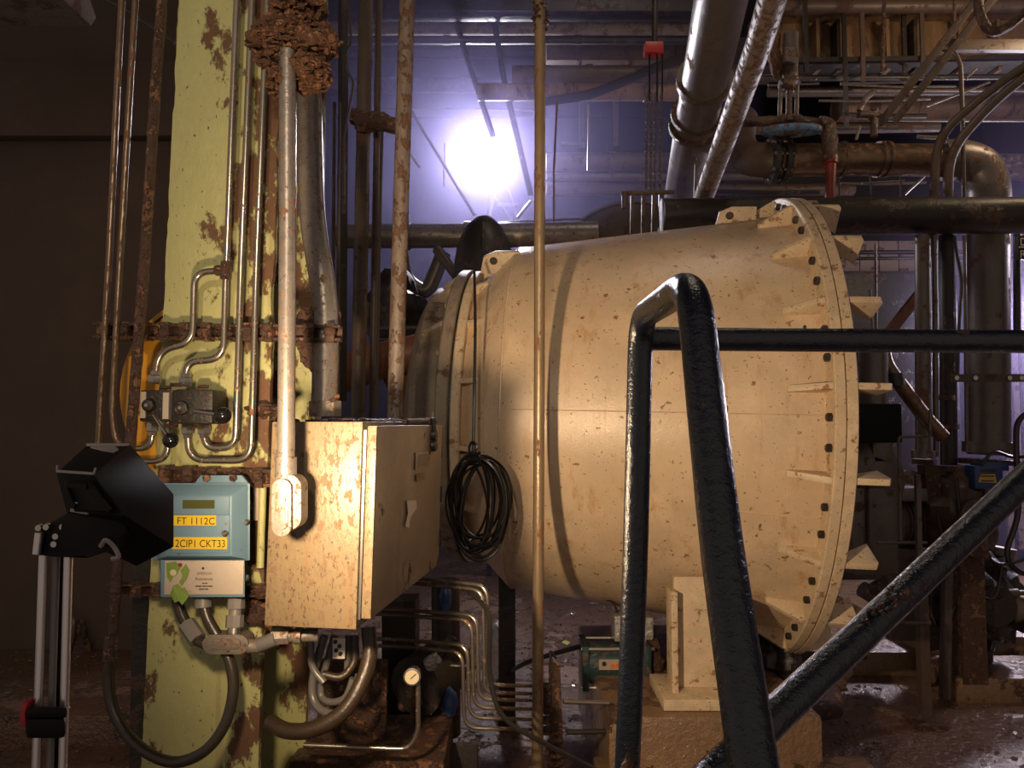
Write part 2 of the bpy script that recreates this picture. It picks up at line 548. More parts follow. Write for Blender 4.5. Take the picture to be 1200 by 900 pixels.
# raised strip and its kerb in front of the dark wall
struct(MB().box((-3.6, 4.22, 0.06), (4.6, 1.06, 0.16)).build('trim_1', m_floor, bevel=0.01))
# beam along the dark wall and broken beam end high up
o = MB().box((-4.0, 4.70, 3.72), (4.9, 0.1, 0.5)).build('ceiling_beam', m_wall, bevel=0.01)
tag(o, 'dark concrete beam running along the top of the unlit wall', 'beam')
mb = MB()
a, b, c, d = P(-160, 30, 3.3), P(64, 32, 3.7), P(18, -6, 3.3), P(18, -6, 3.7)
zb_ = b.z
mb.prism([(a.x, 3.3, zb_), (P(50, 0, 3.3).x, 3.3, zb_), (P(56, 0, 3.3).x, 3.3, zb_ + 0.05), (P(30, 0, 3.3).x, 3.3, zb_ + 0.34), (a.x, 3.3, zb_ + 0.34)], (0, 0.4, 0))
o = mb.build('beam_end', m_pale, bevel=0.02)
tag(o, 'chipped pale concrete beam end high in the corner over the dark wall', 'beam')

# ------------------------------------------------------------------ generic pipe thing


def px2m(wpx, Y):
    return wpx * Y / F


def pipe(name, label, cat, pts, wpx, mt, n=14, rough=0.0, bend=0.0, collars=(), group=None, cmat=None, kind='thing'):
    """pts = (px, py, Y); wpx = width in px at the first point; collars = (segment fraction, width factor, length m, part name)"""
    q = [P(*p) for p in pts]
    r = px2m(wpx, pts[0][2]) / 2
    path = fillet(q, bend) if bend else q
    o = MB().tube(path, r, n, rough=rough).build(name, mt)
    tag(o, label, cat, group, kind)
    L_ = [0]
    for i in range(len(path) - 1):
        L_.append(L_[-1] + (path[i + 1] - path[i]).length)
    for c in collars:
        s = c[0] * L_[-1]
        for i in range(len(path) - 1):
            if L_[i] <= s <= L_[i + 1] + 1e-9:
                d = (path[i + 1] - path[i]).normalized()
                p = path[i] + d * (s - L_[i])
                MB().tube([p - d * c[2] / 2, p + d * c[2] / 2], r * c[1], n).build(c[3] if len(c) > 3 else 'collar', cmat or mt, o)
                break
    return o


# ------------------------------------------------------------------ THE TANK
TC = V((1.325, 3.845, 1.598))
th, ph = 0.106, -0.026
TA = V((math.cos(th) * math.cos(ph), -math.sin(th) * math.cos(ph), math.sin(ph)))
TN = V((-math.sin(th), -math.cos(th), 0))
TU = TN.cross(TA).normalized()


def T(s, r, deg):
    a = R(deg)
    return TC + TA * s + (TN * math.cos(a) + TU * math.sin(a)) * r


def shell_r(s):
    return 1.055 + (s / 1.3) * 0.150


tank = thing('process_tank', 'large cream steel vessel lying across the hall with a ribbed bolted flange', 'tank', (TC.x - 0.6, TC.y, 0.0))
NL = 128
prof = [(-1.5, 0.725), (-1.47, 0.735), (-1.30, 0.905), (-1.28, 0.912)] + [(-1.3 + 1.3 * k / 12, shell_r(-1.3 + 1.3 * k / 12)) for k in range(1, 13)] + [(0.02, 1.055)]
MB().lathe(prof, TC, TA, NL, TN).build('shell', m_tank, tank, smooth=30)
MB().lathe([(-0.002, 0.9), (0, 1.145), (0.004, 1.15), (0.038, 1.15), (0.041, 1.143), (0.041, 0.9)], TC, TA, NL, TN).build('flange', m_flange, tank, smooth=30)
MB().lathe([(0.044, 0.9), (0.044, 1.143), (0.047, 1.15), (0.082, 1.15), (0.086, 1.145), (0.086, 0.6)], TC, TA, NL, TN).build('cover_flange', m_flange, tank, smooth=30)
MB().lathe([(0.03, 0.85), (0.03, 1.130), (0.06, 1.130), (0.06, 0.85)], TC, TA, 96, TN).build('gasket', m_dark, tank)
MB().lathe([(0.08, 0.78), (0.16, 0.74), (0.22, 0.60), (0.26, 0.35), (0.27, 0.02)], TC, TA, 64, TN).build('end_head', m_black, tank, smooth=60)


def fin(mbx, poly, deg, t):
    a = R(deg)
    d = (-TN * math.sin(a) + TU * math.cos(a))
    mbx.prism([T(s, r, deg) - d * t / 2 for s, r in poly], d * t)


gus = []
for k in range(20):
    deg = 7 + 18 * k
    mb = MB()
    fin(mb, [(0.0, 1.0), (0.0, 1.142), (-0.02, 1.136), (-0.145, 1.058), (-0.145, 1.0)], deg, 0.026)
    mb.build('gusset', m_flange, tank, bevel=0.003)
    mb = MB()
    fin(mb, [(0.085, 1.085), (0.085, 1.143), (0.205, 1.143), (0.213, 1.13), (0.205, 1.01)], deg, 0.026)
    mb.build('cover_gusset', m_flange, tank, bevel=0.003)
for k in range(20):
    for q in (6, 12):
        deg = 7 + 18 * k + q
        o = T(-0.022, 1.108, deg)
        MB().lathe([(0, 0.011), (0.004, 0.017), (0.024, 0.017)], o, TA, 6).build('bolt', m_dark, tank)
# welds: rings and lengthwise seams
for s in (-1.29,):
    MB().tube([T(s, shell_r(s) + 0.002, 360 * k / 96) for k in range(96)], 0.006, 6, closed=True, rough=0).build('weld_seam', m_tank, tank)
for deg, s0, s1 in ((1.5, -1.28, -0.01), (-21, -0.45, -0.01), (74, -1.28, -0.02)):
    MB().tube([T(s0 + (s1 - s0) * k / 20, shell_r(s0 + (s1 - s0) * k / 20) + 0.0005, deg) for k in range(21)], 0.003, 6).build('weld_seam', m_tank, tank)
# closing ring of the small end
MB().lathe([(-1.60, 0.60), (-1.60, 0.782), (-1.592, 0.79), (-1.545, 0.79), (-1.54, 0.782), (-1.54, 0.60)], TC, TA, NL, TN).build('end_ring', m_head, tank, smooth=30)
MB().lathe([(-1.530, 0.60), (-1.530, 0.778), (-1.524, 0.785), (-1.492, 0.785), (-1.486, 0.778), (-1.486, 0.60)], TC, TA, NL, TN).build('end_ring', m_flange, tank, smooth=30)
MB().lathe([(-1.545, 0.6), (-1.545, 0.772), (-1.52, 0.772), (-1.52, 0.6)], TC, TA, 96, TN).build('ring_gasket', m_dark, tank)
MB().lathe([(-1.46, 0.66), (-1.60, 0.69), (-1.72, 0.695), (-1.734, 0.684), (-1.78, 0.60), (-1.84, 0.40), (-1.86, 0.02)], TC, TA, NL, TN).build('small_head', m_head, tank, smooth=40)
for k in range(16):
    deg = 11 + 22.5 * k
    mb = MB()
    fin(mb, [(-1.487, 0.70), (-1.487, 0.775), (-1.40, 0.80), (-1.40, 0.76)], deg, 0.022)
    mb.build('ring_gusset', m_flange, tank, bevel=0.002)
    o = T(-1.618, 0.742, deg + 11)
    MB().lathe([(0, 0.010), (0.004, 0.016), (0.02, 0.016)], o, TA, 6).build('ring_bolt', m_flange, tank)
for deg in (33, 55, 78):
    mb = MB()
    fin(mb, [(-1.602, 0.68), (-1.602, 0.778), (-1.71, 0.70), (-1.71, 0.66)], deg, 0.03)
    mb.build('head_gusset', m_flange, tank, bevel=0.002)
# lifting lugs on the crown
for s, deg in ((-1.37, 62), (-0.20, 76)):
    a = R(deg)
    rr = 0.84 if s < -1 else shell_r(s)
    mb = MB()
    pl = [(s - 0.10, rr - 0.03), (s - 0.08, rr + 0.055), (s - 0.02, rr + 0.08), (s + 0.10, rr + 0.08), (s + 0.10, rr - 0.03)]
    fin(mb, pl, deg, 0.03)
    lug = mb.build('lifting_lug', m_flange, tank, bevel=0.003)
    d = (-TN * math.sin(a) + TU * math.cos(a))
    c = T(s - 0.03, rr + 0.035, deg)
    MB().tube([c - d * 0.0155, c + d * 0.0155], 0.02, 14).build('lug_hole', m_dark, lug)
# leg under the near side
mb = MB()
a0, a1 = P(790, 700, 3.08), P(850, 806, 3.08)
zb, zt = a1.z, 1.02
x0, x1 = a0.x, P(868, 700, 3.08).x
MB().box(((x0 + x1) / 2, 3.10, (zb + 0.95) / 2), (x1 - x0, 0.03, 0.95 - zb)).build('support_plate', m_flange, tank, bevel=0.002)
xl = P(782, 700, 3.0).x
MB().box((x0 - 0.012, 3.07, (zb + 0.90) / 2), (0.026, 0.10, 0.90 - zb)).build('support_rib', m_flange, tank, bevel=0.002)
MB().box((x1 + 0.012, 3.07, (zb + 0.86) / 2), (0.026, 0.10, 0.86 - zb)).build('support_rib', m_flange, tank, bevel=0.002)
xb0, xb1 = P(776, 820, 2.98).x, P(905, 820, 2.98).x
MB().box(((xb0 + xb1) / 2, 3.10, zb - 0.022), (xb1 - xb0, 0.30, 0.044)).build('base_plate', m_flange, tank, bevel=0.003)
MB().box((T(-1.36, 0, 0).x, 4.0, 0.40), (0.09, 0.14, 0.86)).build('rear_leg', m_dark, tank, bevel=0.004)

# concrete plinth under the leg
zp = zb - 0.046
pl_ = struct(MB().box((P(712, 850, 2.92).x + 0.42, 3.55, (zp - 0.03) / 2), (0.84, 1.3, zp + 0.03)).build('trim_2', m_concrete, bevel=0.02))
o = MB().box((P(712, 850, 2.92).x + 0.5, 2.90, 0.12), (1.1, 0.24, 0.26)).build('trim_3', m_concrete, bevel=0.02)
struct(o)

# cable coil hung at the small end
coil = thing('cable_coil', 'loose coil of black cable hanging on the small end of the cream vessel', 'cable', P(560, 655, 2.95))
for k in range(17):
    cx, cy = 560 + random.uniform(-9, 9), 594 + random.uniform(-6, 8)
    rx, ry = random.uniform(18, 36), random.uniform(46, 60)
    cy += (60 - ry) * -0.7
    Y0 = 2.96 + random.uniform(-0.05, 0.03)
    tl = random.uniform(-0.18, 0.18)
    pts = []
    for j in range(40):
        a = 2 * math.pi * j / 40
        dx, dy = rx * math.cos(a), ry * math.sin(a)
        pts.append(P(cx + dx * math.cos(tl) - dy * math.sin(tl), cy + dx * math.sin(tl) + dy * math.cos(tl), Y0 + 0.03 * math.sin(a + k)))
    MB().tube(pts, 0.0052, 6, closed=True).build('cable_loop', m_cable, coil)
MB().tube(smoothpath([P(556, 318, 3.28), P(557, 380, 3.08), P(556, 450, 3.0), P(555, 510, 2.97), P(554, 540, 2.96)]), 0.0065, 6).build('hanging_cable', m_cable, coil)
MB().tube(smoothpath([P(560, 540, 2.95), P(550, 528, 2.95), P(553, 518, 2.95), P(559, 524, 2.94), P(552, 536, 2.94), P(563, 530, 2.95)]), 0.006, 6).build('knot', m_cable, coil)

# ------------------------------------------------------------------ COLUMN (wide flange section)
col = thing('steel_column', 'yellow-green painted steel column with rust patches behind the blue instrument box', 'column', (-0.85, 2.1, 0))
CY = 1.95
tl, tr = P(209, 0, CY), P(331, 0, CY)
bl, br = P(166, 880, CY), P(303, 880, CY)


def col_x(l, r, z):
    t = (z - r.z) / (l.z - r.z)
    return r.x + (l.x - r.x) * t


z0, z1 = 0.0, 5.7
qs = []
for z in (z0, z1):
    xl_, xr_ = col_x(tl, bl, z), col_x(tr, br, z)
    qs += [(xl_, CY, z), (xr_, CY, z), (xr_, CY + 0.022, z), (xl_, CY + 0.022, z)]
mb = MB()
# front flange cut into a fine strip so its edges can be ragged with corrosion
nz_ = 240
vs, fs = [], []
for i in range(nz_ + 1):
    z = z0 + (z1 - z0) * i / nz_
    jl = 0.006 * max(0, noise.noise(V((3.1, z * 9, 0)))) + 0.003 * noise.noise(V((1, z * 40, 0)))
    jr = 0.010 * max(0, noise.noise(V((7.7, z * 7, 0)))) + 0.003 * noise.noise(V((5, z * 40, 0)))
    xl_, xr_ = col_x(tl, bl, z) + jl, col_x(tr, br, z) - jr
    vs += [(xl_, CY, z), (xr_, CY, z), (xr_, CY + 0.022, z), (xl_, CY + 0.022, z)]
for i in range(nz_):
    a = i * 4
    for k in range(4):
        fs.append((a + k, a + (k + 1) % 4, a + 4 + (k + 1) % 4, a + 4 + k))
MB().add(vs, fs).build('front_flange', m_column, col)
qs2 = []
for z in (z0, z1):
    xl_, xr_ = col_x(tl, bl, z), col_x(tr, br, z)
    qs2 += [(xl_ + 0.0, CY + 0.34, z), (xr_ + 0.03, CY + 0.34, z), (xr_ + 0.03, CY + 0.365, z), (xl_, CY + 0.365, z)]
MB().hexa(qs2).build('rear_flange', m_column, col)
qs3 = []
for z in (z0, z1):
    xm = (col_x(tl, bl, z) + col_x(tr, br, z)) / 2
    qs3 += [(xm - 0.008, CY + 0.02, z), (xm + 0.008, CY + 0.02, z), (xm + 0.008, CY + 0.345, z), (xm - 0.008, CY + 0.345, z)]
MB().hexa(qs3).build('web', m_rust, col)

# strut rails bolted across the column


def strut(name, label, x0, y0, x1, y1, Y, h, holes=True):
    a, b = P(x0, y0, Y), P(x1, y1, Y)
    r = thing(name, label, 'rail', (a + b) / 2)
    hh = px2m(h, Y)
    mb = MB()
    mb.bar(a + V((0, 0.012, 0)), b + V((0, 0.012, 0)), 0.006, hh)
    for s in (-1, 1):
        mb.bar(a + V((0, 0.0, s * hh * 0.45)), b + V((0, 0.0, s * hh * 0.45)), 0.03, hh * 0.2)
    mb.build('channel', m_rust, r, bevel=0.001)
    n = max(2, int((x1 - x0) / 24))
    for k in range(n):
        p = a.lerp(b, (k + 0.5) / n) + V((0, -0.004, 0))
        mb = MB()
        mb.box(p, (0.026, 0.034, hh * 1.25))
        mb.blob(p + V((0, -0.016, random.uniform(-0.3, 0.3) * hh)), (0.016, 0.012, hh * 0.36), 0.4, 40, 6)
        mb.build('pipe_clip', m_rust, r)
    return r


strut('strut_rail', 'rusty slotted rail holding tubes across the column above the black valve', 112, 388, 400, 391, 1.915, 17)
strut('strut_rail', 'rusty rail crossing the column right above the blue instrument', 183, 556, 345, 561, 1.915, 18)
strut('strut_rail', 'rusty rail crossing the column at the foot of the blue instrument', 128, 690, 345, 692, 1.915, 12)
for (nm, lb, x, y, sx, sy) in (('rusty_bracket', 'corroded bracket on the column edge beside the upper part of the conduit', 309, 480, 22, 10),
                               ('rusty_bracket', 'corroded bracket lump behind the vertical conduit and the rail end', 372, 392, 26, 40),
                               ('rusty_bracket', 'flaking rust lump between blue instrument and cabinet', 308, 715, 18, 22)):
    c = P(x, y, 1.97)
    mb = MB().blob(c, (px2m(sx, 1.97), 0.04, px2m(sy, 1.97)), 0.45, 30, 12)
    mb.flakes(c, (px2m(sx, 1.97), 0.04, px2m(sy, 1.97)), 40, 0.018)
    tag(mb.build(nm, m_rust), lb, 'bracket')

# rusted-through clamp and lagging at the top of the conduits
CLY = 1.63
cl = thing('corroded_clamp', 'thick crust of flaking rust around the conduits near the ceiling', 'clamp', P(345, 75, 1.75))
mb = MB()
for (x, y, sx, sy) in ((312, 44, 24, 18), (340, 38, 28, 24), (368, 58, 22, 22), (332, 62, 24, 22), (358, 88, 18, 16), (352, 10, 28, 22), (340, -30, 26, 26)):
    c = P(x, y, 1.66)
    mb.blob(c, (px2m(sx, 1.66), 0.05, px2m(sy, 1.66)), 0.5, 24, 22)
mb.build('crust', m_clump, cl)
mb = MB()
for (x, y, sx, sy, n) in ((345, 50, 54, 26, 420), (350, 8, 32, 26, 200), (362, 85, 26, 20, 160), (325, 62, 28, 22, 120), (330, 95, 14, 30, 60)):
    c = P(x, y, 1.65)
    mb.flakes(c, (px2m(sx, 1.65), 0.06, px2m(sy, 1.65)), n * 3, 0.013)
stuff(mb.build('rust_flakes', m_clump, cl))

# ------------------------------------------------------------------ tubes at the far left of the column
pipe('rusty_tube', 'thin rusty tube, outermost of the three in front of the dark wall', 'tube', [(145, -40, 1.88), (138, 90, 1.88), (128, 300, 1.88), (115, 525, 1.88)], 7.5, m_barepipe, 10, rough=0.06)
pipe('rusty_tube', 'thin rusty tube, middle one of three in front of the dark wall', 'tube', [(161, -40, 1.88), (153, 90, 1.88), (141, 300, 1.88), (131, 480, 1.88), (135, 515, 1.88), (150, 530, 1.88)], 7.5, m_barepipe, 10, rough=0.06, bend=0.03)
pipe('rusty_pipe', 'thicker rust-coated pipe nearest the column edge', 'pipe', [(193, -40, 1.83), (183, 90, 1.83), (170, 300, 1.83), (152, 530, 1.83)], 12, m_rust, 12, rough=0.12)
pipe('rusty_pipe', 'short rusty pipe running down behind the black lamp head', 'pipe', [(140, 640, 1.90), (136, 690, 1.90), (131, 770, 1.90)], 11, m_rust, 12, rough=0.1)

# yellow round guard behind the column
GY = 1.99
g0 = P(170, 560, GY)
gd = thing('belt_guard', 'orange-yellow round guard showing behind the column edge', 'guard', g0)


def arc(rad, x_to, Y):
    pts = []
    for k in range(25):
        a = math.pi * (0.5 + k / 24)
        x, y = 252 + rad * math.cos(a), 462 + rad * 1.06 * math.sin(a)
        if x <= x_to:
            pts.append(P(x, y, Y))
    return pts


MB().prism(arc(112, 206, GY), (0, 0.03, 0)).build('drum', m_guard, gd, bevel=0.003)
slab(MB(), 160, 398, 205, 545, GY - 0.014, 0.012).build('side_plate', m_guard, gd, bevel=0.002)
for k in range(5):
    a = P(178 + k * 4, 380 - k * 3, GY - 0.003)
    MB().bar(a, a + V((0.02, 0, 0.013)), 0.003, 0.003).build('slot', m_dark, gd)
slab(MB(), 190, 532, 204, 548, GY - 0.016, 0.003).build('warning_label', m_panel, gd)
MB().bar(P(172, 560, GY + 0.02), V((P(172, 560, GY).x, GY + 0.02, 0)), 0.05, 0.03, (0, 1, 0)).build('stand', m_dark, gd)

# instrument tubing


def tubing(label, pts, wpx=8, ends=(), bend=0.05, mt=None):
    o = pipe('steel_tube', label, 'tube', pts, wpx, mt or m_tubing, 10, bend=bend)
    for i in ends:
        p = P(*pts[i])
        q = P(*pts[i - 1] if i else pts[1])
        d = (q - p).normalized()
        r = px2m(wpx, pts[0][2]) / 2
        MB().lathe([(0, r * 1.5), (0.006, r * 1.9), (0.022, r * 1.9), (0.024, r * 1.5), (0.034, r * 1.3)], p, d, 6).build('nut', m_steel, o)
    return o


YT = 1.885
tubing('bright steel tube coming from the ceiling down to the tee on the column', [(279, -40, YT), (266, 300, YT), (265, 316, YT)], 8)
tubing('steel tube arching from the tee over to the outer valve port', [(264, 317, YT), (228, 319, YT), (226, 402, YT), (186, 410, YT), (181, 450, YT)], 8, (-1,), 0.045)
tubing('steel tube from the tee down to the inner top port of the valve', [(265, 317, YT), (262, 421, YT), (219, 424, YT), (217, 453, YT)], 8, (-1,), 0.045)
tubing('long steel tube running down the column to the lower inner valve port', [(297, -40, YT), (283, 300, YT), (276, 525, YT), (240, 525, YT), (239, 498, YT)], 8, (-1,), 0.045)
tubing('long steel tube nearest the conduit, looping under the valve', [(315, -40, YT), (301, 300, YT), (294, 540, YT), (221, 539, YT), (220, 498, YT)], 8, (-1,), 0.045)
tubing('short steel tube bending away below the outer end of the valve', [(179, 495, YT), (178, 525, YT), (150, 526, YT)], 7, (0,), 0.04)
tubing('short steel tube curling from under the valve toward the lamp head', [(197, 495, YT), (197, 540, YT), (160, 541, YT)], 7, (), 0.05)
tee = thing('tube_tee', 'rusted tee fitting joining the tubes high on the column', 'fitting', P(265, 330, YT))
MB().lathe([(-0.024, 0.012), (-0.022, 0.015), (0.022, 0.015), (0.024, 0.012)], P(265, 317, YT), (0.04, 0, 1), 10).build('body', m_rust, tee)
MB().lathe([(0, 0.011), (0.004, 0.014), (0.022, 0.014), (0.026, 0.011)], P(263, 317, YT), (-1, 0, 0), 6).build('branch_nut', m_rust, tee)

# black directional valve
vb = thing('directional_valve', 'black two-section hand valve with ball levers mounted on the column', 'valve', P(206, 498, 1.88))
Yv = 1.86


slab(MB(), 164, 457, 204, 494, Yv - 0.02, 0.09).build('end_section', m_valve, vb, bevel=0.006)
slab(MB(), 200, 456, 249, 497, Yv - 0.025, 0.095).build('main_section', m_valve, vb, bevel=0.012)
slab(MB(), 165, 459, 170, 490, Yv - 0.024, 0.004).build('label_plate', m_panel, vb)
slab(MB(), 191, 460, 197, 491, Yv - 0.024, 0.004).build('label_plate', m_panel, vb)
for x, y, r in ((175, 475, 0.014), (214, 478, 0.016)):
    c = P(x, y, Yv - 0.02)
    b_ = MB().lathe([(0, r * 1.3), (-0.012, r), (-0.014, r * 0.6)], c, (0, 1, 0), 16).build('spindle', m_valve, vb)
    MB().lathe([(0, 0.005), (-0.006, 0.005)], c + V((0, -0.012, 0)), (0, 1, 0), 6).build('spindle_bolt', m_steel, b_)
for (a, b, r) in (((180, 486, Yv - 0.03), (200, 516, Yv - 0.085), 0.019), ((228, 482, Yv - 0.03), (261, 487, Yv - 0.075), 0.021)):
    pa, pb = P(*a), P(*b)
    lv = MB().tube([pa, pb], 0.0045, 8).build('lever', m_steel, vb)
    MB().blob(pb, (r, r, r), 0.0, 1, 12).build('ball_knob', m_blackgloss, lv)
for x, y in ((191, 454), (203, 451), (235, 453), (199, 499), (230, 500)):
    MB().tube([P(x - 3, y, Yv + 0.01), P(x + 9, y, Yv + 0.01)], 0.006, 6).build('fitting', m_rust, vb)

# ------------------------------------------------------------------ blue instrument
ins = thing('flow_transmitter', 'blue instrument box with yellow tape labels and a small display', 'instrument', P(240, 697, 1.86))
Yb = 1.86


def rect(x0, y0, x1, y1, Y):
    return [P(x0, y1, Y), P(x1, y1, Y), P(x1, y0, Y), P(x0, y0, Y)]


MB().hexa(rect(180, 566, 293, 657, Yb - 0.05) + rect(180, 566, 293, 657, Yb + 0.03)).build('housing', m_blue, ins, bevel=0.004)
MB().hexa(rect(196, 581, 271, 652, Yb - 0.085) + rect(183, 567, 291, 656, Yb - 0.05)).build('lid', m_blue, ins, bevel=0.003)
slab(MB(), 203, 582, 268, 603, Yb - 0.088, 0.004).build('display_frame', m_blue, ins, bevel=0.001)
slab(MB(), 214, 586, 251, 596, Yb - 0.090, 0.004).build('display', m_lcd, ins)
slab(MB(), 203, 604, 268, 648, Yb - 0.088, 0.004).build('cover_panel', m_blue, ins, bevel=0.001)
MB().hexa(rect(188, 656, 287, 700, Yb - 0.075) + rect(188, 656, 287, 700, Yb + 0.03)).build('terminal_box', m_blue, ins, bevel=0.004)
slab(MB(), 193, 657, 285, 697, Yb - 0.079, 0.005).build('terminal_cover', m_panel, ins, bevel=0.002)
pt = MB().prism([P(225, 570, Yb - 0.03), P(235, 557, Yb - 0.03), P(283, 557, Yb - 0.03), P(294, 570, Yb - 0.03)], (0, 0.012, 0)).build('mounting_tab', m_blue, ins, bevel=0.002)
for x in (243, 274):
    MB().lathe([(0, 0.010), (-0.008, 0.010)], P(x, 560, Yb - 0.03), (0, 1, 0), 6).build('mounting_bolt', m_rust, ins)
for x, y in ((289, 612), (289, 677), (264, 625)):
    MB().lathe([(0, 0.008), (-0.004, 0.0075), (-0.007, 0.004)], P(x, y, Yb - (0.05 if x > 280 else 0.09) - 0.004), (0, 1, 0), 12).build('screw', m_steel, ins)


def text(s, x, y, Y, hpx, mt, parent, tilt=0.0, wfit=None, name='lettering', sp=1.0):
    """flat lettering facing the camera side, its lower-left corner at the point given"""
    c = bpy.data.curves.new('t', 'FONT')
    c.body = s
    c.size = px2m(hpx, Y) / 0.70
    c.space_character = sp
    o = bpy.data.objects.new('t', c)
    COL.objects.link(o)
    dg = bpy.context.evaluated_depsgraph_get()
    me = bpy.data.meshes.new_from_object(o.evaluated_get(dg))
    bpy.data.objects.remove(o)
    if len(me.vertices) == 0:
        return
    wd = max(v.co.x for v in me.vertices)
    k = px2m(wfit, Y) / wd if wfit else 1
    org = P(x, y, Y)
    for v in me.vertices:
        v.co = V((v.co.x * k, 0, v.co.y + v.co.x * k * tilt))
    me.materials.clear()
    me.materials.append(mt)
    o = bpy.data.objects.new(name, me)
    COL.objects.link(o)
    place(o, org, parent)
    return o


tp = slab(MB(), 202, 604, 253, 616, Yb - 0.0905, 0.002).build('tape_label', m_yellow, ins)
tp['label'] = 'yellow tape lettered FT 1112C'
text('FT 1112C', 207, 614.2, Yb - 0.0912, 8, m_ink, tp, -0.01, 44, sp=1.05)
tp = slab(MB(), 202, 629.5, 266, 643.5, Yb - 0.0905, 0.002).build('tape_label', m_yellow, ins)
tp['label'] = 'yellow tape lettered 2CIP1 CKT33'
text('2CIP1 CKT33', 205, 641, Yb - 0.0912, 8.5, m_ink, tp, -0.005, 58)
text('EMERSON', 231, 673.5, Yb - 0.0796, 3.0, m_dimink, ins, 0, 17)
text('Rosemount', 229, 680, Yb - 0.0796, 3.4, m_ink, ins, 0, 20)
for y_, segs in ((683.6, ((237, 239.5), (240.2, 243))), (687, ((229, 236), (237, 241.5), (242.3, 249))), (690.4, ((233, 239), (239.8, 244)))):
    for xa_, xb_ in segs:
        slab(MB(), xa_, y_ - 0.75, xb_, y_ + 0.75, Yb - 0.0795, 0.0004).build('print_line', m_dimink, ins)
MB().prism([P(238 + 1.8 * math.cos(k), 666 + 1.8 * math.sin(k), Yb - 0.0796) for k in (0, 1.57, 3.14, 4.71)], (0, -0.0002, 0)).build('emblem', m_ink, ins)
sk = thing('torn_sticker', 'torn green sticker curling off the pale instrument cover', 'sticker', P(208, 700, Yb - 0.085))
YS = Yb - 0.0815
MB().prism([P(*q, YS) for q in ((195, 660), (205, 658), (212, 663), (208, 672), (203, 674), (200, 682), (196, 676))], (0, -0.0015, 0)).build('upper_scrap', m_green, sk)
MB().prism([P(*q, YS) for q in ((212, 668), (218, 661), (222, 668), (219, 678), (213, 686), (210, 682), (214, 676))], (0, -0.0015, 0)).build('side_scrap', m_green, sk)
MB().prism([P(200, 696, YS), P(203, 687, YS), P(208, 684, YS), P(214, 690, YS), P(216, 688, YS), P(222, 698, YS - 0.01), P(214, 709, YS - 0.016), P(210, 704, YS - 0.012), P(205, 706, YS - 0.01)], (0, -0.002, 0)).build('curled_scrap', m_green, sk)
MB().prism([P(203 + 4 * math.cos(k * 0.785), 671 + 4 * math.sin(k * 0.785), YS - 0.0018) for k in range(8)], (0, -0.0004, 0)).build('pale_dot', m_cream, sk)
MB().prism([P(211 + 2.5 * math.cos(k * 0.785), 662 + 2.5 * math.sin(k * 0.785), YS - 0.0018) for k in range(8)], (0, -0.0004, 0)).build('dark_dot', m_red, sk)
# old paper labels on the column beside the box
o = slab(MB(), 297, 571, 304, 610, 1.925, 0.004).build('weathered_label', m_panel)
tag(o, 'weathered paper label beside the upper corner of the blue instrument', 'label')
pipe('yellow_bar', 'narrow yellow-green painted bar between instrument and cabinet', 'bar', [(308, 568, 1.93), (305, 665, 1.93)], 9, m_column, 10, rough=0.05)

# cables and hoses under the instrument
hs = thing('looped_hose', 'muddy black cable looping down from the instrument and back up beside the column', 'cable', P(205, 893, 1.8))
MB().tube(smoothpath([P(132, 762, 1.86), P(127, 795, 1.86), P(132, 830, 1.85), P(150, 862, 1.83), P(178, 885, 1.80), P(208, 893, 1.79), P(240, 880, 1.78), P(263, 850, 1.79), P(273, 812, 1.8), P(270, 778, 1.81), P(256, 748, 1.82), P(243, 724, 1.83), P(237, 700, 1.84)]), px2m(6.2, 1.82), 12).build('cable', m_hose, hs)
MB().tube([P(131, 745, 1.87), P(129, 775, 1.86)], px2m(8, 1.86), 12).build('sleeve', m_rust, hs)
MB().tube([P(238, 698, 1.84), P(238, 712, 1.835)], px2m(10, 1.84), 10).build('gland', m_plasticgrey, hs)
hs2 = thing('flexible_conduit', 'short black flexible conduit from instrument to the oval conduit fitting', 'conduit', P(225, 750, 1.84))
MB().tube(smoothpath([P(207, 702, 1.85), P(214, 722, 1.84), P(222, 736, 1.83), P(232, 750, 1.81), P(243, 756, 1.80)]), px2m(6, 1.84), 12).build('sleeve', m_hose, hs2)
MB().tube([P(219, 731, 1.83), P(232, 750, 1.81)], px2m(10, 1.82), 8).build('nut', m_plasticgrey, hs2)
lb2 = thing('conduit_fitting', 'oval aluminium conduit fitting lying level under the blue instrument', 'fitting', P(264, 768, 1.80))


def oval(x0, y0, x1, y1, Y, n=10):
    """stadium outline in px"""
    w_, h_ = x1 - x0, y1 - y0
    r = min(w_, h_) / 2
    pts = []
    if w_ > h_:
        for k in range(n + 1):
            a = math.pi / 2 + math.pi * k / n
            pts.append((x0 + r + r * math.cos(a), (y0 + y1) / 2 + r * math.sin(a)))
        for k in range(n + 1):
            a = -math.pi / 2 + math.pi * k / n
            pts.append((x1 - r + r * math.cos(a), (y0 + y1) / 2 + r * math.sin(a)))
    else:
        for k in range(n + 1):
            a = math.pi + math.pi * k / n
            pts.append(((x0 + x1) / 2 + r * math.cos(a), y0 + r + r * math.sin(a)))
        for k in range(n + 1):
            a = math.pi * k / n
            pts.append(((x0 + x1) / 2 + r * math.cos(a), y1 - r + r * math.sin(a)))
    return [P(x, y, Y) for x, y in pts]


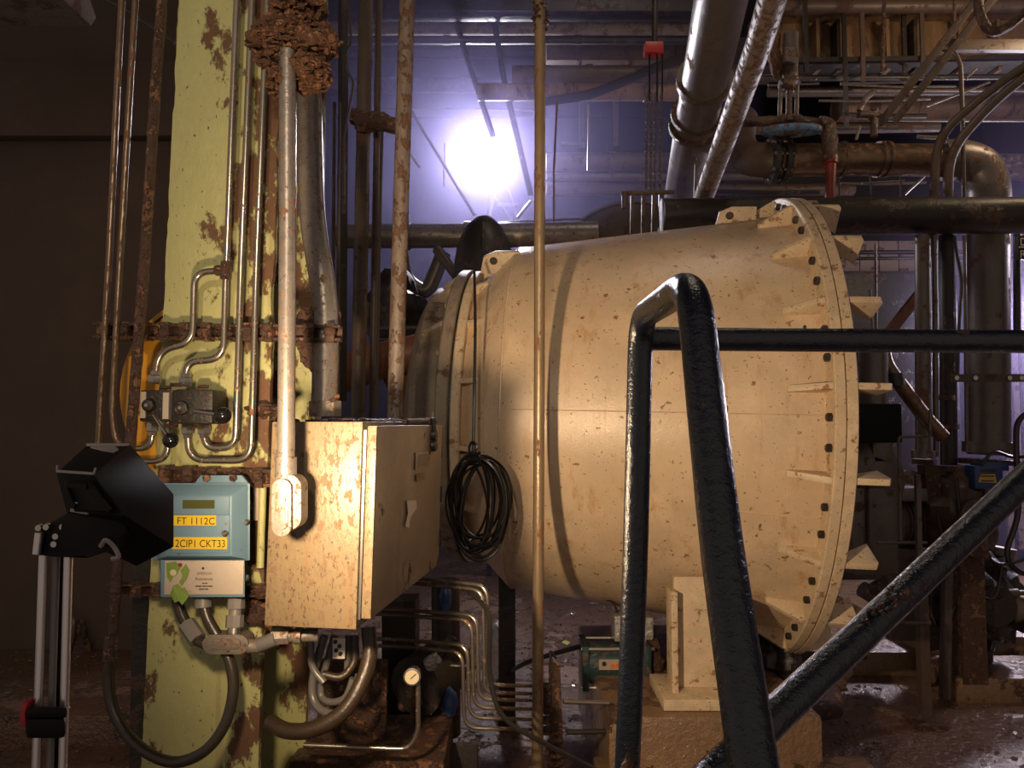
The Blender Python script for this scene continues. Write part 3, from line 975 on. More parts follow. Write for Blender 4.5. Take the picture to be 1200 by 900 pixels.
MB().prism(oval(236, 746, 289, 766, 1.79), (0, 0.06, 0)).build('body', m_cast, lb2, bevel=0.003)
c_ = MB().prism(oval(237, 744, 291, 767, 1.782), (0, 0.006, 0)).build('cover', m_cast, lb2, bevel=0.001)
MB().prism(oval(246, 749, 282, 761, 1.779), (0, 0.004, 0)).build('raised_plate', m_cast, c_, bevel=0.001)
for x in (241, 287):
    MB().lathe([(0, 0.004), (-0.003, 0.003)], P(x, 755.5, 1.782), (0, 1, 0), 8).build('screw', m_steel, c_)
gl = thing('cable_gland', 'stacked grey plastic gland under the corner of the blue instrument', 'fitting', P(276, 745, 1.82))
pa, pb = P(277, 697, 1.83), P(274, 745, 1.81)
MB().tube([pa, pa.lerp(pb, 0.35)], px2m(10, 1.83), 8).build('nut', m_plasticgrey, gl)
MB().tube([pa.lerp(pb, 0.3), pa.lerp(pb, 0.55)], px2m(7, 1.83), 14).build('neck', m_plasticgrey, gl)
MB().tube([pa.lerp(pb, 0.5), pa.lerp(pb, 0.8)], px2m(10, 1.83), 8).build('lock_nut', m_plasticgrey, gl)
MB().tube([pa.lerp(pb, 0.78), pb], px2m(7.5, 1.83), 14).build('thread', m_steel, gl)
el = thing('conduit_elbow', 'grey elbow and union leading under the cabinet from the oval fitting', 'fitting', P(330, 770, 1.80))
MB().tube(smoothpath([P(288, 757, 1.80), P(305, 757, 1.80), P(318, 752, 1.80)]), px2m(8, 1.8), 12).build('elbow', m_cast, el)
MB().tube([P(304, 756, 1.795), P(324, 748, 1.79)], px2m(8.5, 1.8), 10).build('plastic_sleeve', m_greyhose, el)
MB().tube([P(320, 746, 1.80), P(340, 745, 1.80)], px2m(10, 1.8), 8).build('union', m_cast, el)
MB().tube([P(338, 745, 1.80), P(372, 744, 1.82)], px2m(7.5, 1.8), 14).build('nipple', m_cast, el)
MB().tube([P(346, 745, 1.80), P(354, 745, 1.80)], px2m(9.5, 1.8), 14).build('collar', m_cast, el)

# ------------------------------------------------------------------ CONDUITS to the cabinet
cd = pipe('conduit', 'straight bare conduit running down in front of the column to the oval fitting', 'conduit', [(337, 60, 1.62), (337, 300, 1.62), (335, 555, 1.62)], 20, m_galv, 20, collars=((0.985, 1.22, 0.045, 'coupling'),))
lb = thing('conduit_fitting', 'upright oval conduit fitting at the cabinet corner', 'fitting', P(334, 628, 1.6))
MB().prism(oval(323, 556, 353, 622, 1.60), (0, 0.055, 0)).build('body', m_cast, lb, bevel=0.004)
c_ = MB().prism(oval(318, 561, 341, 629, 1.585), (0, 0.012, 0)).build('cover', m_cast, lb, bevel=0.0015)
MB().prism(oval(322, 568, 337, 621, 1.581), (0, 0.006, 0)).build('raised_rim', m_cast, c_, bevel=0.001)
MB().prism(oval(325.5, 573, 333.5, 616, 1.578), (0, 0.006, 0)).build('raised_plate', m_cast, c_, bevel=0.001)
for y in (565, 625):
    MB().lathe([(0, 0.004), (-0.003, 0.003)], P(329.5, y, 1.585), (0, 1, 0), 8).build('screw', m_steel, c_)
cd2 = pipe('conduit', 'wide bare conduit bending down into the top of the cabinet', 'conduit', [(361, 60, 1.95), (365, 260, 1.95), (383, 355, 1.95), (380, 480, 1.95)], 30, m_galv, 22, bend=0.22)
MB().tube([P(381, 470, 1.95), P(381, 488, 1.95)], px2m(19, 1.95), 8).build('lock_nut', m_cast, cd2)
MB().tube([P(388, 470, 1.92), P(396, 464, 1.90)], 0.006, 8).build('grounding_screw', m_rust, cd2)

# ------------------------------------------------------------------ CABINET
wh = V((0.99, -0.14, 0)).normalized()
dh = V((0.14, 0.99, 0)).normalized()
B0 = P(425, 493, 1.70)
B0.z = 0
zt, zbm = P(425, 494, 1.70).z, P(417, 738, 1.70).z
cab = thing('control_cabinet', 'rust-speckled cream control cabinet under the bent conduit', 'cabinet', B0 - wh * 0.1 + dh * 0.3 + V((0, 0, zbm)))
A0 = B0 - wh * 0.225


def foot(a, b, c, d, z0, z1):
    return [q + V((0, 0, z0)) for q in (a, b, c, d)] + [q + V((0, 0, z1)) for q in (a, b, c, d)]


body_sh = V((-0.010, 0, 0))
q = [A0, B0, B0 + dh * 0.66, A0 + dh * 0.66]
MB().hexa([p + body_sh + V((0, 0, zbm)) for p in q] + [p + V((0, 0, zt)) for p in q]).build('body', m_cab, cab, bevel=0.004)
D0 = B0 + wh * 0.013
dq = [D0, D0 + wh * 0.022, D0 + wh * 0.022 + dh * 0.65, D0 + dh * 0.65]
zd0, zd1 = P(432, 725, 1.70).z, P(432, 499, 1.70).z
dr = MB().hexa([p + body_sh + V((0, 0, zd0)) for p in dq] + [p + V((0, 0, zd1)) for p in dq]).build('door', m_door, cab, bevel=0.003)
e0 = [D0 - dh * 0.002, D0 + wh * 0.0222 - dh * 0.002, D0 + wh * 0.0222 + dh * 0.004, D0 + dh * 0.004]
MB().hexa([p + body_sh + V((0, 0, zd0 + 0.002)) for p in e0] + [p + V((0, 0, zd1 - 0.002)) for p in e0]).build('door_edge', m_cab, dr, bevel=0.001)
lp = [B0 - wh * 0.002, B0 + wh * 0.006, B0 + wh * 0.006 + dh * 0.64, B0 - wh * 0.002 + dh * 0.64]
MB().hexa([p + dh * 0.01 + body_sh + V((0, 0, zbm + 0.02)) for p in lp] + [p + dh * 0.01 + V((0, 0, zt - 0.02)) for p in lp]).build('gasket_lip', m_steel, cab)
Df = D0 + wh * 0.0225


def on_door(t, z):
    return Df + dh * t + V((0, 0, z))


def door_plate(t0, t1, za, zb_, th_, mt, name, par):
    a, b = on_door(t0, za), on_door(t1, za)
    return MB().hexa([a, b, b + V((0, 0, zb_ - za)), a + V((0, 0, zb_ - za))] + [p + wh * th_ for p in (a, b, b + V((0, 0, zb_ - za)), a + V((0, 0, zb_ - za)))]).build(name, mt, par, bevel=0.0008)


zz = zd0


def dz(frac):
    return zd0 + (zd1 - zd0) * frac


np_ = door_plate(0.33, 0.47, dz(0.72), dz(0.83), 0.003, m_door, 'name_plate', dr)
door_plate(0.345, 0.455, dz(0.735), dz(0.815), 0.0036, m_head, 'plate_face', np_)
door_plate(0.34, 0.43, dz(0.645), dz(0.69), 0.0015, m_cab, 'small_plate', dr)
MB().prism([on_door(0.24, dz(0.40)), on_door(0.27, dz(0.38)), on_door(0.28, dz(0.44)), on_door(0.345, dz(0.48)), on_door(0.34, dz(0.53)), on_door(0.25, dz(0.55)), on_door(0.262, dz(0.47))], wh * 0.001).build('paper_scrap', m_white, dr)
for t, f0 in ((0.52, 0.86), (0.52, 0.93)):
    p = on_door(t, dz(f0))
    MB().lathe([(0, 0.02), (0.012, 0.018), (0.016, 0.008)], p, wh, 12).build('latch', m_dark, dr)
for f0 in (0.18, 0.5, 0.82):
    p = on_door(0.655, dz(f0)) - wh * 0.01
    MB().tube([p - V((0, 0, 0.025)), p + V((0, 0, 0.025))], 0.009, 10).build('hinge', m_dark, cab)
# door clamp rod and sludge on the cabinet top
rd = MB().tube([on_door(0.30, zd1 + 0.008) - wh * 0.02, on_door(0.62, zd1 + 0.012) - wh * 0.02], 0.011, 10, rough=0.15).build('clamp_rod', m_rust, cab)
MB().tube([on_door(0.52, zd1 + 0.02) + wh * 0.0, on_door(0.52, zd1 - 0.05) + wh * 0.008], 0.008, 8).build('clamp_hook', m_dark, rd)
mb = MB()
for k in range(70):
    t, u = random.uniform(0.05, 0.62), random.uniform(0.02, 0.22)
    p = B0 - wh * u + dh * t + V((0, 0, zt + 0.002))
    mb.blob(p, (random.uniform(0.008, 0.025), random.uniform(0.008, 0.03), random.uniform(0.002, 0.008)), 0.4, 40, 5)
stuff(mb.build('sludge', m_rust, cab))

# ------------------------------------------------------------------ hoses and clutter under the cabinet
hb = thing('hose_bundle', 'bundle of grey and muddy hoses curving below the cabinet', 'hoses', P(385, 860, 2.0))
MB().tube(smoothpath([P(432, 735, 1.95), P(433, 770, 1.93), P(420, 808, 1.9), P(398, 838, 1.88), P(365, 855, 1.88), P(335, 856, 1.9), P(316, 846, 1.93)]), px2m(9, 1.9), 14, rough=0.03).build('corrugated_hose', m_brownhose, hb)
for k, pts in enumerate((((364, 745, 2.0), (366, 780, 1.99), (380, 800, 1.98)), ((380, 745, 2.02), (366, 800, 2.02), (372, 828, 2.0), (396, 836, 1.97), (416, 812, 1.97), (421, 790, 1.98)),
                         ((392, 745, 2.04), (376, 806, 2.04), (384, 822, 2.02), (404, 818, 2.0), (414, 795, 2.0)), ((416, 745, 2.03), (415, 775, 2.02), (400, 793, 2.0), (378, 790, 2.0)),
                         ((408, 745, 2.05), (407, 790, 2.05)))):
    MB().tube(smoothpath([P(*q) for q in pts]), px2m(4.2 + 0.5 * (k % 2), 2.0), 10).build('grey_hose', m_greyhose if k != 3 else m_brownhose, hb)
tg = slab(MB(), 390, 748, 404, 772, 2.02, 0.006).build('tag_plate', m_white, hb)
for k, (x, y) in enumerate(((393, 752), (398, 757), (394, 762), (399, 766))):
    MB().lathe([(0, 0.006), (-0.003, 0.006)], P(x, y, 2.02), (0, 1, 0), 8).build('tag_mark', m_dark, tg)
o = slab(MB(), 372, 775, 452, 905, 2.35, 0.03).build('rusty_plate', m_rust, bevel=0.004)
tag(o, 'rust-brown steel plate standing behind the hoses under the cabinet', 'plate')
o = slab(MB(), 338, 892, 520, 960, 2.2, 0.35).build('machine_plinth', m_rust, bevel=0.01)
tag(o, 'low rust-brown machine base beneath the hose bundle', 'base')
ft = tubing('steel drain tube lying low under the hoses and rising to the gauge', [(356, 873, 2.12), (478, 878, 2.12), (490, 860, 2.12), (490, 800, 2.12)], 6, (), 0.06)
ga = thing('pressure_gauge', 'small round gauge beside the stepped steel tubes', 'gauge', P(483, 806, 2.12))
c = P(483, 793, 2.10)
MB().lathe([(0.03, 0.022), (0.0, 0.025), (-0.004, 0.025), (-0.005, 0.021)], c, (0, 1, 0), 28).build('case', m_steel, ga)
MB().lathe([(-0.001, 0.020), (-0.0055, 0.020)], c, (0, 1, 0), 24).build('dial', m_glass, ga)
MB().bar(c + V((0.012, -0.0065, 0.010)), c + V((-0.004, -0.0065, -0.004)), 0.0012, 0.002).build('needle', m_ink, ga)
pm = thing('small_pump', 'dark pump with blue caps crouched behind the stepped tubes', 'pump', P(500, 870, 2.6))
MB().lathe([(-0.12, 0.06), (-0.11, 0.10), (0.06, 0.10), (0.08, 0.07), (0.16, 0.06)], P(508, 790, 2.6), (0.5, 1, 0.1), 20).build('casing', m_dark, pm)
MB().blob(P(527, 822, 2.5), (0.03, 0.03, 0.045), 0.3, 20, 10).build('cap', m_bluepaint, pm)
MB().blob(P(522, 700, 2.55), (0.022, 0.03, 0.05), 0.2, 20, 10).build('cap', m_bluepaint, pm)
MB().tube([P(522, 680, 2.6), P(523, 860, 2.6)], 0.05, 14).build('body', m_dark, pm)
MB().tube([P(470, 830, 2.55), P(530, 745, 2.55)], 0.02, 10, rough=0.2).build('shaft', m_dark, pm)
MB().blob(P(508, 775, 2.45), (0.03, 0.02, 0.03), 0.5, 30, 10).build('wet_lump', m_foil, pm)
MB().bar(P(470, 700, 2.7), P(470, 900, 2.7), 0.12, 0.12, (0, 1, 0)).build('stand', m_dark, pm)
MB().tube([P(528, 780, 2.4), P(560, 781, 2.4)], 0.008, 8).build('stub', m_dark, pm)
o = MB().hexa(rect(440, 870, 560, 960, 2.45) + rect(440, 870, 560, 960, 3.0)).build('machine_plinth', m_dark, bevel=0.01)
tag(o, 'dark block under the small pump', 'base')

# stepped stainless tubes
stp = (((490, 678), 573, 804, 'outermost'), ((486, 683.5), 568, 813, 'second'), ((474, 715), 561, 821, 'third'), ((470, 721), 555, 831, 'fourth'), ((470, 750), 550, 843, 'fifth'), ((470, 758), 544, 855, 'innermost'))
for (st, xv, yb_, nm) in stp:
    tubing('stepped bright steel tube under the cabinet, %s of the six nested bends' % nm, [(st[0] - 40, st[1] - 2, 2.42), (st[0], st[1], 2.40), (xv - 2, st[1] + (8 if xv > 565 else 6), 2.30), (xv, yb_ - 2, 2.30), (590, yb_ - 1, 2.30), (622, yb_, 2.90), (650, yb_ + 1, 2.92)], 4.4, (-1,), 0.045)

# manifold plate that the tubes run to
mf = thing('tube_manifold', 'rusty upright manifold plate where the stepped tubes end', 'manifold', P(652, 955, 2.95))
MB().hexa([P(644, 955, 2.90), P(664, 955, 2.90), P(664, 955, 3.00), P(644, 955, 3.00), P(643, 776, 2.90), P(656, 776, 2.90), P(656, 776, 3.00), P(643, 776, 3.00)]).build('plate', m_rust, mf, bevel=0.003)
for (_, _, yb_, _) in stp:
    MB().lathe([(-0.03, 0.012), (-0.026, 0.019), (0.0, 0.019)], P(645, yb_ + 1, 2.90), (1, 0, 0), 6).build('port_nut', m_rust, mf)
for k in range(5):
    MB().blob(P(650, 868 + k * 9, 2.89), (0.03, 0.015, 0.012), 0.3, 30, 6).build('port_lump', m_rust, mf)
MB().tube(smoothpath([P(652, 772, 2.92), P(645, 764, 2.92), P(647, 785, 2.90)]), 0.006, 6).build('hook', m_dark, mf)
pipe('drain_tube', 'thin dark tube leading from the manifold toward the plinth', 'tube', [(660, 822, 2.95), (714, 824, 2.97)], 5, m_tubing)
pipe('drain_tube', 'wet dark tube below it between manifold and plinth', 'tube', [(664, 858, 2.95), (712, 857, 2.97)], 6, m_dark)
o = MB().tube(smoothpath([P(548, 690, 2.35), P(572, 720, 2.27), P(574, 790, 2.27), P(590, 840, 2.26), P(640, 872, 2.3), P(700, 903, 2.4)]), 0.008, 8).build('black_cable', m_cable)
tag(o, 'thin black cable trailing past the stepped tubes down to the wet floor', 'cable')

# ------------------------------------------------------------------ vertical pipe in front of the tank
vp = pipe('vertical_pipe', 'slim tan pipe standing upright in front of the cream vessel', 'pipe', [(633, -60, 2.84), (632, 450, 2.84), (629, 985, 2.84)], 13, m_thinpipe, 16, rough=0.015)
mb = MB()
for y in (-20, 5, 25):
    mb.flakes(P(633, y, 2.84), (0.03, 0.03, 0.06), 60, 0.014)
stuff(mb.build('rust_flakes', m_rust, vp))

# ------------------------------------------------------------------ actuator under the tank
ac = thing('valve_actuator', 'teal cylinder actuator on a valve beneath the cream vessel', 'actuator', P(715, 803, 3.45))
ca, cb = P(684, 776, 3.45), P(758, 776, 3.45)
dx = (cb - ca).normalized()
rr = px2m(23, 3.45)
MB().lathe([(0, rr * 0.9), (0.005, rr), ((cb - ca).length, rr), ((cb - ca).length + 0.005, rr * 0.9)], ca, dx, 28).build('cylinder', m_teal, ac)
for t in (0, 0.96):
    MB().box(ca.lerp(cb, t), (0.03, rr * 2.15, rr * 2.15)).build('end_cap', m_teal, ac, bevel=0.004)
for sy, sz in ((-1, 1), (-1, -1), (1, 1)):
    MB().tube([ca + V((-0.02, sy * rr * 0.92, sz * rr * 0.92)), cb + V((0.02, sy * rr * 0.92, sz * rr * 0.92))], 0.009, 8).build('tie_rod', m_steel, ac)
pa = P(702, 774, 3.45 - rr * 1.02)
slp = slab(MB(), 702, 773, 731, 785, 3.45 - rr * 1.05, 0.01).build('name_plate', m_panel, ac)
for x, y, mt_ in ((708, 778, m_dark), (718, 781, m_orange), (724, 780, m_orange), (729, 777, m_dark)):
    MB().lathe([(0, 0.011), (-0.002, 0.011)], P(x, y, 3.45 - rr * 1.05), (0, 1, 0), 10).build('plate_mark', mt_, slp)
slab(MB(), 720, 722, 732, 752, 3.40, 0.12).build('solenoid', m_foil, ac, bevel=0.006)
slab(MB(), 752, 724, 766, 750, 3.40, 0.10).build('solenoid', m_foil, ac, bevel=0.006)
slab(MB(), 728, 740, 758, 754, 3.42, 0.08).build('bridge', m_foil, ac, bevel=0.004)
MB().tube([cb, P(790, 776, 3.5)], 0.03, 12).build('stem', m_rust, ac)
MB().blob(P(766, 772, 3.45), (0.05, 0.06, 0.10), 0.3, 16, 12).build('yoke', m_rust, ac)
MB().box((ca.lerp(cb, 0.5).x, 3.5, P(700, 801, 3.5).z / 2 - 0.02), (0.12, 0.12, P(700, 801, 3.5).z + 0.03)).build('pedestal', m_dark, ac)
MB().tube(smoothpath([P(682, 757, 3.45), P(650, 766, 3.6), P(610, 780, 3.8), P(575, 805, 4.2)]), 0.012, 8).build('air_hose', m_cable, ac)
MB().tube(smoothpath([P(724, 722, 3.45), P(718, 706, 3.5), P(700, 700, 3.6)]), 0.006, 6).build('air_line', m_cable, ac)
o = MB().blob(P(588, 770, 4.6), (0.07, 0.10, 0.26), 0.35, 6, 16).build('crumpled_sheet', m_foil)
tag(o, 'crumpled silver sheet dumped beside the dark leg under the vessel', 'sheet')
o = MB().prism([P(657, 740, 5.3), P(662, 736, 5.3), P(668, 740, 5.3), P(664, 743, 5.25)], (0, 0, 0.006)).build('fallen_leaf', m_leaf)
o.location.z = 0.012
tag(o, 'yellow leaf lying on the brown floor under the vessel', 'leaf')

# ------------------------------------------------------------------ HANDRAIL (navy)
rl = thing('handrail', 'wet navy-painted pipe handrail crossing in front of the cream vessel', 'handrail', (0.16, 0.75, 0))
far = [P(731, 985, 0.9113), P(737, 860, 0.9056), P(745, 640, 0.9000), P(751, 372, 0.9000), P(812, 331, 0.6300), P(845, 640, 0.5231), P(884, 905, 0.4500), P(905, 1040, 0.4163)]
path = fillet(far, 0.048, 8)
rr_ = []
MB().tube(path, 0.0154, 20, rough=0.012).build('bent_post', m_rail, rl)
MB().tube([P(758, 397, 0.9169), P(1000, 399, 0.9169), P(2200, 407, 0.9169)], 0.0149, 18, rough=0.03).build('top_rail', m_rail, rl)
MB().tube([P(1800, 66, 1.10), P(1290, 488, 0.8438), P(1200, 562, 0.7987), P(1050, 705, 0.7144), P(905, 842, 0.6356), P(850, 896, 0.6075), P(790, 955, 0.5794)], 0.0149, 18, rough=0.02).build('sloping_rail', m_rail, rl)
for p in ((752, 440, 1.1850), (840, 430, 0.7650), (850, 478, 0.7575), (739, 560, 1.1812), (736, 700, 1.1812), (1010, 410, 1.2075), (943, 384, 1.2225), (1080, 398, 1.2075)):
    MB().blob(P(*p), (0.003, 0.003, 0.0045), 0.3, 100, 6).build('drip', m_rail, rl)
mb = MB()
for k in range(34):
    t = random.random()
    a, b = P(1050, 700, 0.7031), P(1020, 728, 0.6863)
    p = a.lerp(b, t) + V((random.uniform(-0.011, 0.011), random.uniform(-0.014, 0.0), random.uniform(0, 0.014)))
    mb.box(p, (0.004, 0.003, 0.002), Matrix.Rotation(random.uniform(0, 6), 3, 'Y'))
stuff(mb.build('rust_scabs', m_rust, rl))

# ------------------------------------------------------------------ WORK LIGHT on its stand
wl = thing('work_light', 'black floodlight head on an aluminium stand next to the blue instrument', 'floodlight', P(60, 640, 0.96) + V((0, 0, -1.3)))


def hull(pts):
    bm = bmesh.new()
    vsx = [bm.verts.new(p) for p in pts]
    bmesh.ops.convex_hull(bm, input=vsx)
    bm.verts.ensure_lookup_table()
    used = [v for v in bm.verts if v.link_faces]
    idx = {v: i for i, v in enumerate(used)}
    m_ = MB().add([v.co.copy() for v in used], [[idx[v] for v in f.verts] for f in bm.faces])
    bm.free()
    return m_


YL = 0.96
front = [(102, 521, 1.03), (153, 521, 1.02), (204, 579, 0.98), (204, 641, 0.96), (160, 664, 0.98), (108, 640, 1.03)]
back = [(66, 554, 0.93), (109, 556, 0.90), (146, 604, 0.88), (78, 600, 0.92)]
hd = hull([P(*q) for q in front + back]).build('head', m_black, wl, bevel=0.002)
bp = [P(66.5, 554, 0.925), P(108.5, 556, 0.895), P(144, 604, 0.877), P(79, 600, 0.914)]


def quad_in(b4, u, v_):
    return (b4[0].lerp(b4[1], u)).lerp(b4[3].lerp(b4[2], u), v_)


MB().hexa([quad_in(bp, u, v_) for u, v_ in ((0.12, 0.16), (0.88, 0.16), (0.86, 0.98), (0.14, 0.98))] + [quad_in(bp, u, v_) + V((0, -0.004, 0)) for u, v_ in ((0.2, 0.24), (0.8, 0.24), (0.8, 0.9), (0.2, 0.9))]).build('back_plate', m_black, hd)
for (u0, v0, u1, v1) in ((0.28, 0.30, 0.72, 0.30), (0.2, 0.36, 0.22, 0.86), (0.78, 0.36, 0.86, 0.9)):
    MB().bar(quad_in(bp, u0, v0) + V((0, -0.004, 0)), quad_in(bp, u1, v1) + V((0, -0.004, 0)), 0.004, 0.006).build('cooling_fin', m_black, hd)
m_edge = plain('lit_edge', (0.30, 0.27, 0.26), 0.35)  # pale grey puts the light on the black head's edges into the colour
MB().bar(P(67, 552, 0.92), P(110, 555, 0.89), 0.003, 0.003).build('handle_bar', m_edge, hd)
for a, b in (((67, 552, 0.92), (67, 545, 0.92)), ((110, 555, 0.89), (112, 548, 0.89))):
    MB().bar(P(*a), P(*b), 0.002, 0.002).build('handle_tab', m_edge, hd)
MB().hexa(rect(101, 519.5, 151, 523, 1.015) + rect(101, 519.5, 151, 523, 1.035)).build('top_rim', m_edge, hd)
MB().hexa([P(106, 525, 1.008), P(133, 532, 0.985), P(139, 528, 0.995), P(134, 524, 1.010)] + [p + V((0, 0, 0.002)) for p in (P(106, 525, 1.008), P(133, 532, 0.985), P(139, 528, 0.995), P(134, 524, 1.010))]).build('top_plate', m_edge, hd)
# glowing panel on the side turned to the machinery
LP = P(178, 590, 1.045)
LD = V((0.85, 1.0, 0.10)).normalized()
ls = LD.cross(V((0, 0, 1))).normalized()
lu = ls.cross(LD)
lc = P(178, 598, 1.02)
MB().hexa([lc + ls * a * 0.026 + lu * b * 0.03 for a, b in ((-1, -1), (1, -1), (1, 1), (-1, 1))] + [lc + LD * 0.012 + ls * a * 0.026 + lu * b * 0.03 for a, b in ((-1, -1), (1, -1), (1, 1), (-1, 1))]).build('lens', m_lens, hd)
kl = lamp('work_light_beam', 'SPOT', lc + LD * 0.03, 125, (1.0, 0.73, 0.45), lc + LD * 2, spot_size=R(160), spot_blend=1.0, shadow_soft_size=0.035)
# yoke, bracket and mast
yk = MB().prism([P(44, 625, 0.93), P(58, 612, 0.93), P(85, 597, 0.92), P(120, 592, 0.90), P(140, 600, 0.895), P(150, 622, 0.90), P(128, 645, 0.90), P(100, 655, 0.91), P(70, 653, 0.93), P(42, 651, 0.93)], (0, 0.05, 0)).build('yoke', m_black, wl, bevel=0.004)
MB().bar(P(84, 597.5, 0.915), P(104, 601, 0.905), 0.004, 0.004).build('lit_lip', m_edge, yk)  # pale strips for the lit lips of the bracket
MB().bar(P(88, 589, 0.905), P(119, 593, 0.89), 0.002, 0.002).build('lit_lip', m_edge, yk)
for x, y in ((48, 618), (57, 617), (68, 628), (66, 637), (76, 617)):
    MB().lathe([(0, 0.005), (-0.006, 0.004)], P(x, y, 0.928), (0, 1, 0), 8).build('bracket_bolt', m_steel, yk)
MB().tube([P(46, 624, 0.925), P(43, 649, 0.925)], 0.005, 10).build('hinge_pin', m_alu, yk)
MB().tube(smoothpath([P(118, 640, 0.90), P(124, 633, 0.895), P(133, 640, 0.90), P(139, 652, 0.90), P(131, 655, 0.90)]), 0.003, 6).build('locking_wire', m_edge, yk)


def mast(x0, x1, wpx, mt, name, Y):
    a, b = P(x0, 650, Y), P(x1, 1080, Y)
    d = (b - a).normalized()
    k = (0.02 - a.z) / d.z
    return MB().tube([a, a + d * k], px2m(wpx, Y) / 2, 14).build(name, mt, wl)


ms = mast(51, 36, 9.5, m_alu, 'mast_tube', 0.945)
mast(80, 69, 9.5, m_alu, 'mast_tube', 0.945)
mast(66, 53, 8, m_plasticgrey, 'mast_core', 0.955)
mast(72, 60, 18, m_black, 'mast_back', 0.975)
cl_ = MB().hexa(rect(31, 828, 79, 842, 0.925) + rect(31, 828, 79, 842, 0.985)).build('clamp_collar', m_black, wl, bevel=0.006)
MB().hexa(rect(30, 842, 77, 865, 0.922) + rect(30, 842, 77, 865, 0.987)).build('clamp_base', m_black, wl, bevel=0.006)
MB().prism([P(33, 823, 0.93), P(25, 824, 0.93), P(22, 840, 0.93), P(24, 853, 0.93), P(30, 852, 0.93), P(29, 836, 0.93)], (0, 0.018, 0)).build('clamp_lever', m_redbright, cl_, bevel=0.002)
bs = P(50, 1000, 0.95)
for k in range(3):
    a = R(200 + 120 * k)
    MB().tube([(bs.x - 0.02, 0.95, 0.42), (bs.x - 0.02 + 0.42 * math.cos(a), 0.95 + 0.42 * math.sin(a), 0.015)], 0.012, 10).build('leg', m_alu, wl)

# ------------------------------------------------------------------ pipes behind the cabinet
pipe('riser_pipe', 'rusty riser pipe standing behind the cabinet top', 'pipe', [(479, -60, 2.55), (471, 200, 2.55), (463, 475, 2.55), (460, 560, 2.55)], 19, m_peel, 16, rough=0.03)
pipe('riser_pipe', 'dark double riser between the wide conduit and the rusty riser', 'pipe', [(430, -60, 2.9), (424, 250, 2.9), (419, 490, 2.9)], 17, m_brownpipe, 14, rough=0.05)
pipe('riser_pipe', 'slim dark riser touching the double riser', 'pipe', [(445, -60, 2.95), (440, 250, 2.95), (436, 490, 2.95)], 8, m_brownpipe, 12, rough=0.05)
pipe('riser_pipe', 'thin wet riser catching the blue light beside the rusty riser', 'pipe', [(448, 140, 3.1), (444, 300, 3.1), (441, 480, 3.1)], 4, m_greypipe, 10)
pipe('riser_pipe', 'square dark upright behind the wide conduit', 'pipe', [(402, -60, 3.2), (402, 160, 3.2), (400, 470, 3.2)], 12, m_dark, 4)
pipe('riser_pipe', 'thin wavy cable on the dark upright behind the conduit', 'cable', [(408, 0, 3.15), (412, 50, 3.15), (406, 60, 3.15), (407, 85, 3.15), (415, 96, 3.15), (403, 160, 3.15), (403, 250, 3.15)], 3, m_greypipe, 8, bend=0.03)
for k, x in enumerate((389, 395)):
    pipe('riser_pipe', ('thin dark tube close against the wide conduit', 'second thin dark tube beside the wide conduit')[k], 'tube', [(x + 3, 120, 2.7), (x, 470, 2.7)], 4, m_brownpipe, 8)
c = P(438, 142, 2.86)
mb = MB().blob(c, (0.075, 0.05, 0.045), 0.4, 16, 12)
mb.bar(c + V((-0.09, 0, 0.02)), c + V((0.13, 0, -0.03)), 0.05, 0.05)
tag(mb.build('pipe_clamp', m_rust, bevel=0.003), 'rusty clamp tying the dark risers together near the lamp glow', 'clamp')
pipe('red_pipe', 'rust-red pipe passing low behind the risers above the cabinet', 'pipe', [(398, 440, 3.6), (440, 424, 3.6), (496, 412, 3.6)], 44, m_copper, 20)
o = MB().blob(P(470, 430, 3.7), (0.12, 0.1, 0.14), 0.25, 8, 14).build('pump_casing', m_copper)
tag(o, 'rounded rust-red pump casing behind the riser at the cabinet', 'pump')

# ------------------------------------------------------------------ BACKGROUND, blue-lit bay behind the vessel
LM = P(567, 183, 7.6)
fx = thing('flood_lamp', 'glaring white floodlight hung high behind the vessel', 'floodlight', LM + V((0, 0, -0.3)))
ax = (V((0.1, 0, 1.5)) - LM).normalized()
sx = ax.cross(V((0, 0, 1))).normalized()
sx = (sx * math.cos(0.12) + V((0, 0, -1)) * math.sin(0.12)).normalized()
uy = sx.cross(ax)


def lq(a, b, d):
    return LM + sx * a + uy * b + ax * d


def lbox(w_, h_, d0, d1, mt, name, par):
    return MB().hexa([lq(a * w_, b * h_, d0) for a, b in ((-1, -1), (1, -1), (1, 1), (-1, 1))] + [lq(a * w_, b * h_, d1) for a, b in ((-1, -1), (1, -1), (1, 1), (-1, 1))]).build(name, mt, par)


lbox(0.25, 0.185, -0.12, -0.002, m_dark, 'housing', fx)
lbox(0.235, 0.17, 0, 0.01, m_flood, 'lens', fx)
MB().tube(fillet([lq(-0.27, 0, -0.06), lq(-0.27, -0.28, -0.06), lq(0.27, -0.28, -0.06), lq(0.27, 0, -0.06)], 0.03), 0.014, 8).build('bracket', m_greypipe, fx)
lamp('flood_lamp_light', 'SPOT', LM + ax * 0.08, 300, (0.90, 0.84, 1.0), LM + ax * 3, spot_size=R(165), spot_blend=0.9, shadow_soft_size=0.14)
for k, (a, b) in enumerate((((574, 258, 7.4), (585, 205, 7.5)), ((607, 258, 7.4), (590, 205, 7.5)), ((560, 205, 7.5), (600, 258, 7.4)))):
    MB().tube([P(*a), P(*b)], 0.012, 8).build('stand_strut', m_greypipe, fx)
MB().tube([LM + V((0.06, 0.1, -0.3)), V((LM.x + 0.06, LM.y + 0.1, 0))], 0.03, 10).build('mast', m_dark, fx)
MB().bar(P(583, 240, 7.4), P(608, 240, 7.4), 0.03, 0.03).build('stand_bar', m_greypipe, fx)

